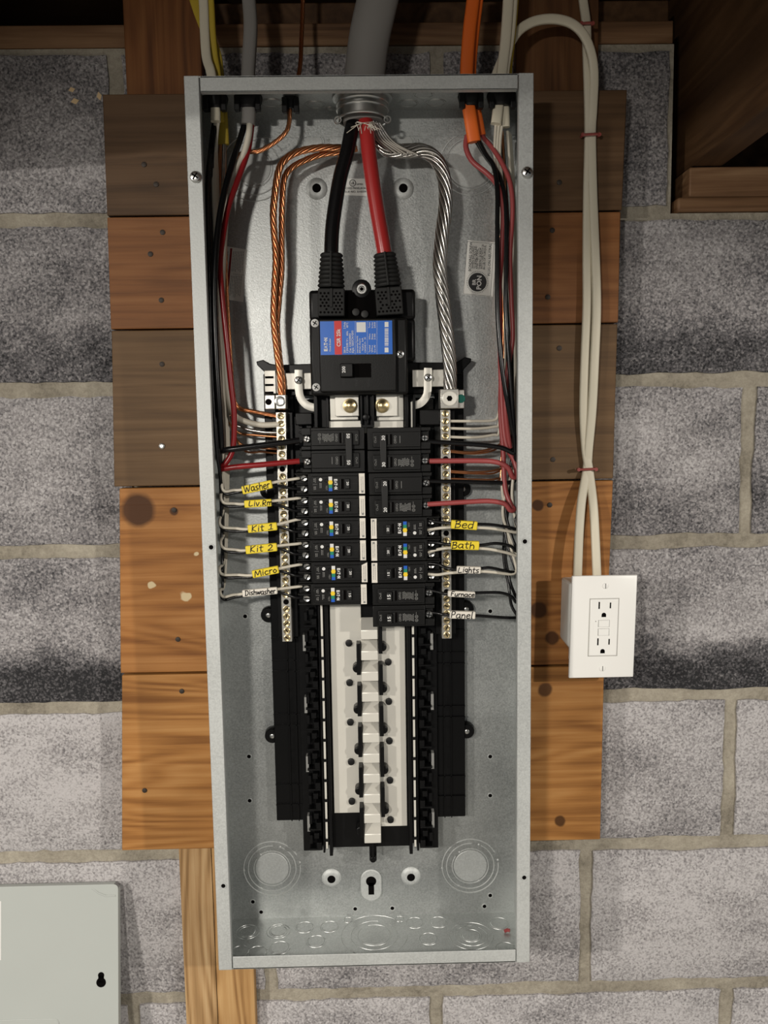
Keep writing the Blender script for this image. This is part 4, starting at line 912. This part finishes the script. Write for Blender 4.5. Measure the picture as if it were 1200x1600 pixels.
for i, (nm, bd, la, lb_, we, be) in enumerate(ROW):
    x0 = 331+i*1.6; Yv = -.122+.006*i
    hot_last = (i == 5)
    Yw = -.100+.006*i
    wire('neutral_wire', [(337+i*1.0,186,-.086),(333+i,230,-.088),(333+i*1.6,300,Yw),(338+i*1.6,440,Yw),(343+i*1.8,580,Yw),(348+i*1.8,700,Yw),(349+i*.6,bd[1]-34,Yw-.004),(bd[0]-1,bd[1]-9,-.112),(bd[0]+4,bd[1]+1.5,-.112),((bd[0]+la[0])/2+2,(bd[1]+2*la[1])/3+.5,-.112),(la[0],la[1],-.112),(lb_[0],lb_[1],-.110),(we[0],we[1],-.104),(we[0]+8,we[1]-1,-.1)], WR, 'wire_white', 'thin white wire passing through the %s tag on the left' % nm, group='white branch wires')
    wire('hot_wire', [(334+i*1.0,188,-.082),(328+i,232,-.098),(323+i*1.8,300,Yv),(327+i*1.9,440,Yv),(331+i*2.0,580,Yv),(338+i*2.0,700,Yv),(344+i*.8,bd[1]-26,Yv+.004),(bd[0],bd[1]-3,-.108),(bd[0]+6,bd[1]+6,-.107),((bd[0]+la[0])/2+2,(bd[1]+2*la[1])/3+5,-.107),(la[0],la[1]+3,-.107),(lb_[0],lb_[1]+4,-.106),(be[0]-14,be[1]-1,-.1),(be[0],be[1],-.098)], WR, 'wire_black', 'thin black wire passing through the %s tag on the left' % nm, group='black branch wires')
# ---- right branch wires
wire('hot_wire', [(747,218,-.088),(758,240,-.092),(772,262,-.100),(777,300,-.110),(777,360,-.116),(777,430,-.120),(778,500,-.122),(785,580,-.122),(795,640,-.12),(803,680,-.115),(807,700,-.11),(803,708,-.11),(785,700,-.108),(760,696,-.106),(720,693,-.104),(668,690,-.102)], .0027, 'wire_black', 'black wire running to the upper pole of the 30 amp breaker', n=10)
wire('hot_wire', [(730,212,-.086),(728,230,-.088),(738,252,-.092),(762,272,-.098),(778,292,-.104),(786,330,-.108),(784,390,-.11),(780,450,-.11),(781,520,-.108),(784,620,-.104),(790,690,-.104),(804,722,-.106),(807,742,-.11),(801,745,-.113),(793,730,-.114),(775,722,-.112),(745,720,-.108),(671,720.5,-.103)], .0030, 'wire_pink', 'faded red wire running to the lower pole of the 30 amp breaker', n=10)
wire('hot_wire', [(748,204,-.074),(756,216,-.08),(772,235,-.09),(788,262,-.1),(798,290,-.106),(801,330,-.11),(797,400,-.112),(799,470,-.114),(801,530,-.114),(793,580,-.112),(790,640,-.11),(797,700,-.104)], .0027, 'wire_pink', 'faded red wire running down the outer side of the right bundle', n=10)
wire('hot_wire', [(784,560,-.1),(782,640,-.1),(786,700,-.1),(789,760,-.102),(797,786,-.106),(803,796,-.11),(797,797,-.113),(788,787,-.113),(765,783,-.110),(735,784,-.107),(668,788,-.103)], .0029, 'wire_pink', 'red wire curling up to the lower pole of the double 20 amp breaker', n=10)
wire('hot_wire', [(745,222,-.082),(760,246,-.086),(780,275,-.10),(790,320,-.112),(791,420,-.120),(790,480,-.122),(795,560,-.122),(801,640,-.12),(805,700,-.112),(806,742,-.1),(800,753,-.1),(770,754,-.102),(720,752.5,-.102),(668,752,-.101)], .0024, 'wire_black', 'black wire running to the upper pole of the double 20 amp breaker', n=10)
for i, (y, xs) in enumerate(((658,777),(669,779),(682.5,779))):
    wire('neutral_wire', [(775+i*5,192,-.088),(773+i*4,240,-.09),(776+i*6,320,-.088),(777+i*9,430,-.084),(782+i*8,540,-.08),(781+i*3,620,-.08),(xs+1,y-8,-.081),(xs-8,y-1-i,-.081),(740,y+1+(i==0)*-1,-.081),(697,y,-.080)], .0017, 'wire_white', 'white wire %s on the right neutral bar' % ('highest', 'second from the top', 'third from the top')[i], group='white neutral wires on the right bar')
for i, (y, ye) in enumerate(((703,697),(735,734),(747.5,748))):
    wire('ground_wire', [(779+i*2,205,-.076),(780+i*3,320,-.074),(784+i*3,480,-.07),(783+i,620,-.07),(783,ye-14,-.072),(776,ye,-.074),(740,y+3.5-i,-.077),(697,y,-.079)], .0013, 'copper', 'bare copper wire %s' % ('just below the black 30 amp wire on the right', 'just below the red 30 amp wire on the right', 'right above the black 20 amp wire on the right')[i], group='bare copper ground wires')
    wire('ground_wire', [(781+i*2,205,-.07),(784+i*3,320,-.068),(788+i*3,480,-.064),(786+i,620,-.066),(785,ye-16,-.07),(776,ye+4,-.073),(742,y+6-i,-.076),(699,y+2.6,-.0785)], .0012, 'copper', 'bare copper wire doubled closely beneath the one %s' % ('under the black 30 amp wire', 'under the red 30 amp wire', 'over the black 20 amp wire')[i], group='bare copper ground wires')
RW = [('Bed', 'white', [(793,205,-.08),(799,300,-.085),(803,420,-.09),(805,560,-.095),(806,700,-.1),(800,770,-.104),(806,818,-.106),(808,831,-.108),(795,830,-.11),(770,826,-.111),(746,824.5,-.111),(705,824,-.109),(680,826,-.104),(668,828,-.1)]),
      ('Bed', 'black', [(780,200,-.08),(786,300,-.085),(790,420,-.088),(797,560,-.092),(803,700,-.096),(801,770,-.1),(805,810,-.106),(808,826,-.11),(795,824,-.112),(770,820,-.112),(746,819,-.112),(705,818,-.109),(680,815,-.104),(668,813,-.1)]),
      ('Bath', 'white', [(795,207,-.076),(801,300,-.08),(805,420,-.085),(806,560,-.09),(807,700,-.092),(786,790,-.1),(793,830,-.102),(806,862,-.106),(807,868,-.109),(793,864,-.111),(770,859,-.111),(750,857,-.111),(705,856,-.109),(682,859,-.103),(669,863,-.1)]),
      ('Bath', 'black', [(777,205,-.074),(780,300,-.078),(786,420,-.08),(793,560,-.084),(800,700,-.086),(790,790,-.094),(797,830,-.1),(807,858,-.108),(806,861,-.112),(797,853,-.113),(775,849,-.113),(748,852,-.111),(705,851,-.109),(682,848,-.103),(669,847,-.1)]),
      ('Lights', 'white', [(797,210,-.07),(803,300,-.074),(806,420,-.078),(807,560,-.082),(803,640,-.084),(785,740,-.09),(789,800,-.094),(797,850,-.1),(806,884,-.106),(806,893,-.109),(798,897,-.11),(770,894,-.111),(750,893,-.111),(705,895,-.109),(684,898,-.103),(669,897,-.1)]),
      ('Lights', 'black', [(779,210,-.068),(783,300,-.07),(790,420,-.074),(799,560,-.078),(804,700,-.08),(788,800,-.086),(793,850,-.094),(805,888,-.104),(804,894,-.109),(785,891,-.112),(765,887,-.112),(750,888,-.111),(705,889,-.109),(684,882,-.103),(669,880,-.1)]),
      ('Furnace', 'black', [(783,212,-.064),(788,300,-.066),(795,420,-.07),(802,560,-.074),(805,700,-.076),(789,840,-.084),(795,900,-.09),(804,928,-.1),(809,936,-.108),(806,941,-.111),(799,932,-.112),(780,926,-.112),(740,926.5,-.111),(700,928,-.109),(680,924,-.104),(662,921,-.1)]),
      ('Panel', 'black', [(785,212,-.06),(791,300,-.062),(798,420,-.066),(804,560,-.07),(806,700,-.072),(787,850,-.08),(795,915,-.088),(799,945,-.096),(808,962,-.104),(806,965,-.108),(790,965,-.110),(760,963,-.111),(742,962,-.111),(700,961,-.109),(682,958,-.104),(662,956,-.1)])]
for nm, co, pts in RW:
    wire('neutral_wire' if co == 'white' else 'hot_wire', pts, .0018, 'wire_'+co, 'thin %s wire passing through the %s tag on the right' % (co, nm), group='%s branch wires' % co)

# ---- handwritten wire tags
ST = {
 'W': (1.1, [[(0,1),(.25,0),(.5,.7),(.75,0),(1.1,1)]]), 'a': (.6, [[(.5,.6),(.15,.62),(0,.3),(.15,.02),(.45,.2),(.5,.6)],[(.5,.6),(.52,.1),(.62,0)]]), 's': (.5, [[(.45,.62),(.1,.55),(.15,.35),(.42,.22),(.3,.02),(0,.05)]]),
 'h': (.55, [[(.05,1),(.05,0)],[(.05,.4),(.3,.62),(.48,.4),(.5,0)]]), 'e': (.5, [[(.02,.32),(.45,.38),(.35,.62),(.08,.5),(.05,.15),(.25,0),(.5,.1)]]), 'r': (.4, [[(.05,.62),(.08,0)],[(.08,.4),(.22,.6),(.42,.58)]]),
 'L': (.6, [[(.05,.9),(0,.02),(.55,.08)]]), 'i': (.2, [[(.1,.6),(.1,0)],[(.1,.82),(.13,.86)]]), 'v': (.5, [[(0,.6),(.22,0),(.48,.62)]]), '.': (.25, [[(.08,0),(.14,.04)]]), 'R': (.6, [[(.05,0),(.05,.95),(.45,.85),(.4,.5),(.06,.45),(.55,0)]]),
 'm': (.8, [[(.02,.6),(.02,0)],[(.02,.4),(.2,.6),(.36,.4),(.36,0)],[(.36,.4),(.55,.6),(.72,.4),(.74,0)]]), 'K': (.65, [[(.08,1),(.05,0)],[(.6,.95),(.08,.42),(.55,0)]]), 't': (.45, [[(.2,.9),(.2,.05),(.4,0)],[(0,.6),(.45,.62)]]),
 '2': (.6, [[(.05,.75),(.25,.95),(.5,.75),(.35,.4),(.02,.05),(.6,.08)]]), '1': (.5, [[(.1,.7),(.35,.9),(.3,.08)],[(.0,.05),(.55,.08)]]), 'M': (.9, [[(.02,0),(.12,.95),(.42,.25),(.72,.95),(.88,0)]]), 'c': (.48, [[(.45,.55),(.2,.62),(.02,.3),(.2,.02),(.48,.1)]]),
 'o': (.52, [[(.25,.62),(.02,.35),(.22,.02),(.48,.28),(.25,.62)]]), 'D': (.75, [[(.1,0),(.08,.95)],[(0,.95),(.45,.9),(.7,.5),(.45,.05),(0,0)]]), 'w': (.75, [[(0,.6),(.18,.02),(.36,.5),(.54,.02),(.74,.62)]]), 'B': (.65, [[(.1,-.1),(.12,.95)],[(.0,.85),(.45,.95),(.45,.6),(.15,.5),(.6,.4),(.5,.05),(.1,.0)]]),
 'd': (.55, [[(.48,.55),(.15,.6),(.02,.25),(.2,0),(.48,.2)],[(.5,1),(.48,0)]]), 'g': (.5, [[(.45,.55),(.15,.6),(.05,.3),(.25,.1),(.45,.3)],[(.45,.6),(.42,-.25),(.1,-.3)]]), 'F': (.6, [[(.08,0),(.08,.9),(.55,.95)],[(.08,.5),(.42,.52)]]),
 'u': (.55, [[(.04,.6),(.08,.1),(.3,.02),(.46,.3)],[(.48,.6),(.5,0)]]), 'n': (.55, [[(.04,.6),(.05,0)],[(.05,.35),(.28,.6),(.46,.4),(.48,0)]]), 'P': (.6, [[(.1,0),(.1,.95),(.5,.85),(.45,.5),(.1,.42)]]), 'l': (.22, [[(.12,1),(.1,.05),(.2,0)]]), ' ': (.35, [])}
def wire_tag(txt, a, b_, hpx, mt, label, Y, th, ink_h, shift=0, squash=1.0, colour='yellow'):
    pa, pb = P(*a, Y), P(*b_, Y); d = (pb-pa); ln = d.length; ang = math.atan2(d.z, d.x); h = hpx/1390.
    root = thing('wire_tag', label, 'wire tag', (pa+pb)/2, 'handwritten tape tags on the wires')
    ca, sa = math.cos(ang), math.sin(ang); mid = (pa+pb)/2
    def Lq(u, v): return (mid.x+u*ca-v*sa, mid.z+u*sa+v*ca)
    MB().prism([Lq(-ln/2, -h/2), (Lq(ln/2, -h/2)), Lq(ln/2, h/2), Lq(-ln/2, h/2)], Y, Y+th).build('tape', mt, root, bevel=.0011, seg=2)
    tot = sum(ST[c][0]+.14 for c in txt); k = min(ink_h/1390.*1.08, ln*.98/tot); kx = min(ln*.88/tot, k*1.3)
    m = MB(); x = -tot*kx/2 + shift/1390.; rr = random.Random(txt)
    for c in txt:
        wd, strokes = ST[c]; dy = rr.uniform(-.06, .06)
        for s_ in strokes:
            if len(s_) > 2: sp = [(p.x, p.y) for p in smooth_path([Vector((q[0], q[1], 0)) for q in s_], 3)]
            else: sp = s_
            for p, q in zip(sp[:-1], sp[1:]):
                A = Lq(x+(p[0]+.12*p[1])*kx, (p[1]*squash+dy-.42)*k); B = Lq(x+(q[0]+.12*q[1])*kx, (q[1]*squash+dy-.42)*k); m.bar(A, B, .00095, Y-.0003)
        x += (wd+.14)*kx
    m.build('handwriting', 'ink', root)
YL = -.1150
wire_tag('Washer', (378,766.5), (424.5,756.5), 13, 'label_yellow', 'yellow tape tag handwritten Washer', YL, .005, 9.5)
wire_tag('Liv.Rm', (381.5,788), (424,785.5), 11.5, 'label_yellow', 'yellow tape tag handwritten Liv. Rm', YL, .005, 8, 5)
wire_tag('Kit 1', (387,827), (432.5,822.5), 12.5, 'label_yellow', 'upper of two yellow tape tags handwritten Kit', YL, .005, 8.5)
wire_tag('Kit 2', (383.5,860), (432.5,855), 13, 'label_yellow', 'lower of two yellow tape tags handwritten Kit', YL, .005, 9, 1)
wire_tag('Micro', (394,898), (435,890), 12, 'label_yellow', 'yellow tape tag handwritten Micro', YL, .005, 8.5, 1)
wire_tag('Dishwasher', (378.5,928), (433,923), 11, 'label_white', 'white tape tag handwritten Dishwasher', YL, .005, 9, 1)
YL = -.1160
wire_tag('Bed', (705,819.5), (746,822), 13.5, 'label_yellow', 'yellow tape tag handwritten Bed', YL, .006, 10.5)
wire_tag('Bath', (705,852), (749,853), 14, 'label_yellow', 'yellow tape tag handwritten Bath', YL, .006, 9.5, -3)
wire_tag('Lights', (714,890.5), (751.5,891.5), 11, 'label_white', 'white tape tag handwritten Lights', YL, .006, 8)
wire_tag('Furnace', (700,928), (742.5,930), 9.5, 'label_white', 'white tape tag handwritten Furnace', YL, .006, 6.5, 2)
wire_tag('Panel', (703,961), (743,962), 12, 'label_white', 'white tape tag handwritten Panel', YL, .006, 9.5, -1)

# ================================================================== right: cables to the outlet
flat_cable('outlet_cable', [(770,130,-.064),(786,90,-.064),(803,58,-.064),(818,42,-.062),(840,32,-.060),(868,30,-.058),(893,37,-.055),(912,55,-.052),(924,85,-.048),(928,120,-.044),(926,170,-.042),(924,211,-.041),(926,300,-.043),(930,400,-.045),(932,480,-.047),(929,560,-.047),(925,640,-.045),(919.5,700,-.042),(917,733,-.0405),(909,780,-.05),(905,830,-.058),(903,880,-.062),(902,912,-.062)], .0052, .0031, 'cable_white', 'white flat cable arching out of the panel and down to the outlet box', sub=7)
flat_cable('outlet_cable', [(908,-40,-.025),(911,0,-.026),(916,38,-.034),(917,80,-.040),(919,140,-.041),(920,211,-.0405),(918,300,-.041),(917,400,-.042),(917,480,-.043),(914,560,-.043),(912,640,-.042),(915,700,-.0405),(921,740,-.042),(927,790,-.05),(930,840,-.056),(932,885,-.06),(933,912,-.06)], .0052, .0031, 'cable_white', 'straight white flat cable coming down from above to the outlet box', sub=7)
def staple(px, py, Y, wpx, label):
    c = P(px, py, Y); wd = wpx/2/1250.
    root = thing('cable_staple', label, 'staple', c, 'red cable staples')
    MB().sweep(smooth_path([c+Vector((-wd,.006,0)), c+Vector((-wd,.001,0)), c+Vector((-wd*.8,-.0012,0)), c+Vector((wd*.8,-.0012,.0006)), c+Vector((wd,.001,.0006)), c+Vector((wd,.006,.0006))], 4), .0016, n=8).build('crown', 'staple_red', root, smooth=True)
    for sx in (-1, 1): MB().lathe(c+Vector((sx*wd,-.001,0)), [(.0024,0),(.0022,.0014)], 10).build('leg_cap', 'staple_red', root)
staple(923, 211, -.0465, 24, 'dark red cable staple on the top plank beside the panel'); staple(917.5, 733.5, -.0465, 26, 'dark red cable staple where the two cables cross'); staple(917, 37.5, -.040, 16, 'small red cable staple at the top of the batten')

# ---- outlet box
ob = thing('outlet_box', 'white surface outlet box with ground fault receptacle on the planks', 'outlet', P(942, 980, -.0365))
YO = -.080
q = {k: P(*v, YO) for k, v in dict(tl=(893,899), tr=(996.5,899), br=(990.5,1059), bl=(890,1058)).items()}
cx = (q['tl'].x+q['br'].x)/2; cz = (q['tl'].z+q['br'].z)/2; hw, hh = .0388, .0620; tl = math.atan2(-(q['bl'].x-q['tl'].x)/1.0, (q['tl'].z-q['bl'].z))
TLT = .022
def OP(u, v): return (cx+u*math.cos(TLT)+v*math.sin(TLT)*0.0 - v*math.sin(-TLT), cz+v*math.cos(TLT)-u*math.sin(TLT)*-0.0)
def oprism(m, u0, u1, v0, v1, y0, y1): return m.prism([OP(u0,v0), OP(u1,v0), OP(u1,v1), OP(u0,v1)], y0, y1)
pl = MB()
f = [OP(-hw+.005,-hh+.005), OP(hw-.005,-hh+.005), OP(hw-.005,hh-.005), OP(-hw+.005,hh-.005)]; g = [OP(-hw,-hh), OP(hw,-hh), OP(hw,hh), OP(-hw,hh)]
vs = [(a, YO-.0020, b_) for a, b_ in f]+[(a, YO, b_) for a, b_ in g]+[(a, YO+.004, b_) for a, b_ in g]
pl.add(vs, [(0,1,2,3)]+[(i,i+4,(i+1)%4+4,(i+1)%4) for i in range(4)]+[(i+4,i+8,(i+1)%4+8,(i+1)%4+4) for i in range(4)]+[(11,10,9,8)])
plate = pl.build('cover_plate', 'white_plastic', ob, bevel=.0009)
bo = MB(); lv = [OP(-.0412,.053), OP(-.0412,-.022), OP(-.030,-.036), OP(-.030,-.052), OP(.034,-.052), OP(.034,.053)]
bo.prism(lv, YO+.003, YF-.0003).build('back_box', 'white_box', ob, bevel=.0025)
yo = YO-.0021
frm = MB(); oprism(frm, -.0177, .0177, -.0352, .0352, yo-.0001, yo+.001).build('receptacle_gap', 'gap_grey', plate)
fc = MB(); oprism(fc, -.0168, .0168, -.0343, .0343, yo-.0012, yo+.001); face = fc.build('receptacle', 'white_plastic', ob, bevel=.001)
yf = yo-.0013
m = MB()
for v in (.0232, -.0208):
    oprism(m, -.0072, -.0055, v-.0005, v+.0080, yf, yf+.0004); oprism(m, .0062, .0078, v, v+.0070, yf, yf+.0004)
    c = OP(-.0004, v-.0078); m.lathe((c[0], yf+.0004, c[1]), [(.0027,0),(.0027,.0004)], 16); oprism(m, -.0031, .0023, v-.0104, v-.0078, yf, yf+.0004)
m.build('slots', 'hole_dark', face)
m = MB(); oprism(m, -.0125, .0125, -.0100, .0096, yf, yf+.0002)
m.build('button_panel', 'white_plastic', face, bevel=.0004)
for v0, v1 in ((.0010,.0090),(-.0094,-.0012)):
    oprism(MB(), -.0068, .0066, v0-.0002, v1+.0002, yf-.0002, yf+.0001).build('button_gap', 'print_grey', face)
    oprism(MB(), -.0064, .0062, v0, v1, yf-.0009, yf).build('test_button', 'white_plastic', face, bevel=.0004)
c = OP(-.0098, .0078); MB().lathe((c[0], yf-.0001, c[1]), [(.0005,0),(.0005,.0002)], 8).build('indicator', 'hole_dark', face)
for v in (.0500, -.0500):
    c = OP(.0005, v); s = MB().lathe((c[0], yo, c[1]), [(.0036,0),(.0034,.0006),(.002,.001)], 16).build('plate_screw', 'white_plastic', plate, smooth=True, angle=30)
    MB().box((c[0]-.0004, yo-.0012, c[1]-.0030), (c[0]+.0006, yo-.0009, c[1]+.0030)).build('slot', 'print_grey', s)

# ================================================================== cover leaning at the lower left
a = P(185, 1381, -.016); lean = math.atan2(.030, .195); LEN = (a.z-.002)/math.cos(lean)
cv = thing('panel_cover', 'light grey painted steel panel cover leaning against the wall', 'panel cover', (a.x-.2, a.y-math.sin(lean)*LEN, 0.0))
Mc = Matrix.Translation((a.x, a.y, a.z)) @ Matrix.Rotation(-lean, 4, 'X')
def cbox(m, x0, x1, z0, z1, y0, y1): return m.box((x0, y0, z0), (x1, y1, z1), Mc)
WC = .395
m = MB(); r = .006
pts = [(-WC, -LEN), (0, -LEN)] + [(-r+r*math.cos(t), -r+r*math.sin(t)) for t in (0, PI/8, PI/4, 3*PI/8, PI/2)] + [(-WC, 0)]
pm = MB().prism(pts, -.0012, 0); pm.v = [Mc @ p for p in pm.v]; sheet = pm.build('sheet', 'cover_paint', cv, bevel=.0005)
m = MB(); cbox(m, -.0014, 0, -LEN, -.006, 0, .008); cbox(m, -WC, -.006, -.0014, 0, 0, .008); cbox(m, -WC, -WC+.0014, -LEN, 0, 0, .011); m.build('folded_edge', 'cover_paint', cv)
kh = P(158, 1531, -.0); u = (kh.x); 
# keyhole slot (positions measured on the sheet)
def on_cover(px, py):
    v = ray(px, py); n = Mc.to_3x3() @ Vector((0,-1,0)); o_ = Mc @ Vector((0,-.0013,0)); t_ = (o_-CAM_LOC).dot(n)/v.dot(n); return Mc.inverted() @ (CAM_LOC + v*t_)
k = on_cover(158, 1535); k2 = on_cover(158, 1525)
hk = MB().lathe((k.x, -.0013, k.z), [(.0062,0),(.0062,.0003)], 18).lathe((k2.x, -.0013, k2.z+.001), [(.0040,0),(.0040,.0003)], 14).box((k.x-.0036, -.0016, k.z), (k.x+.0036, -.0013, k2.z+.001)); hk.v = [Mc @ p for p in hk.v]; hk.build('keyhole', 'hole_dark', cv)
k = on_cover(92, 1592); dr = MB(); rr_ = .006
dp = [(k.x-.30, k.z), (k.x-rr_, k.z)] + [(k.x-rr_+rr_*math.sin(t), k.z-rr_+rr_*math.cos(t)) for t in (PI/8, PI/4, 3*PI/8, PI/2)] + [(k.x, k.z-.55)]
dr.sweep([Mc @ Vector((x, -.0013, z)) for x, z in dp], .0007, n=6); dr.build('door_outline', 'cover_paint', cv, smooth=True)
k = on_cover(2, 1408); k3 = on_cover(2, 1500); sk = MB(); cbox(sk, k.x-.09, k.x, k3.z, k.z, -.0016, -.0012); sk.build('sticker', 'print_white', cv)
k = on_cover(168, 1395); cr = MB(); cr.sweep([Mc @ Vector((k.x+dx, -.0012-dy, k.z+dz)) for dx, dy, dz in ((-.02,0,.006),(-.012,.0004,0),(-.002,.0006,-.004),(.010,.0003,-.004))], .0012, .0005, n=8); cr.build('bent_corner_crease', 'cover_paint', cv, smooth=True)
# pink wire stripping lying in the bottom of the box
c = Pz(793, 1455, ZB+.004); o = MB().sweep([c+Vector((-.004,0,0)), c+Vector((0,.001,.001)), c+Vector((.003,0,.0005))], .0021, n=8).build('insulation_scrap', 'wire_pink', None, smooth=True)
tag(o, 'tiny scrap of red insulation lying in the bottom of the panel', 'scrap')
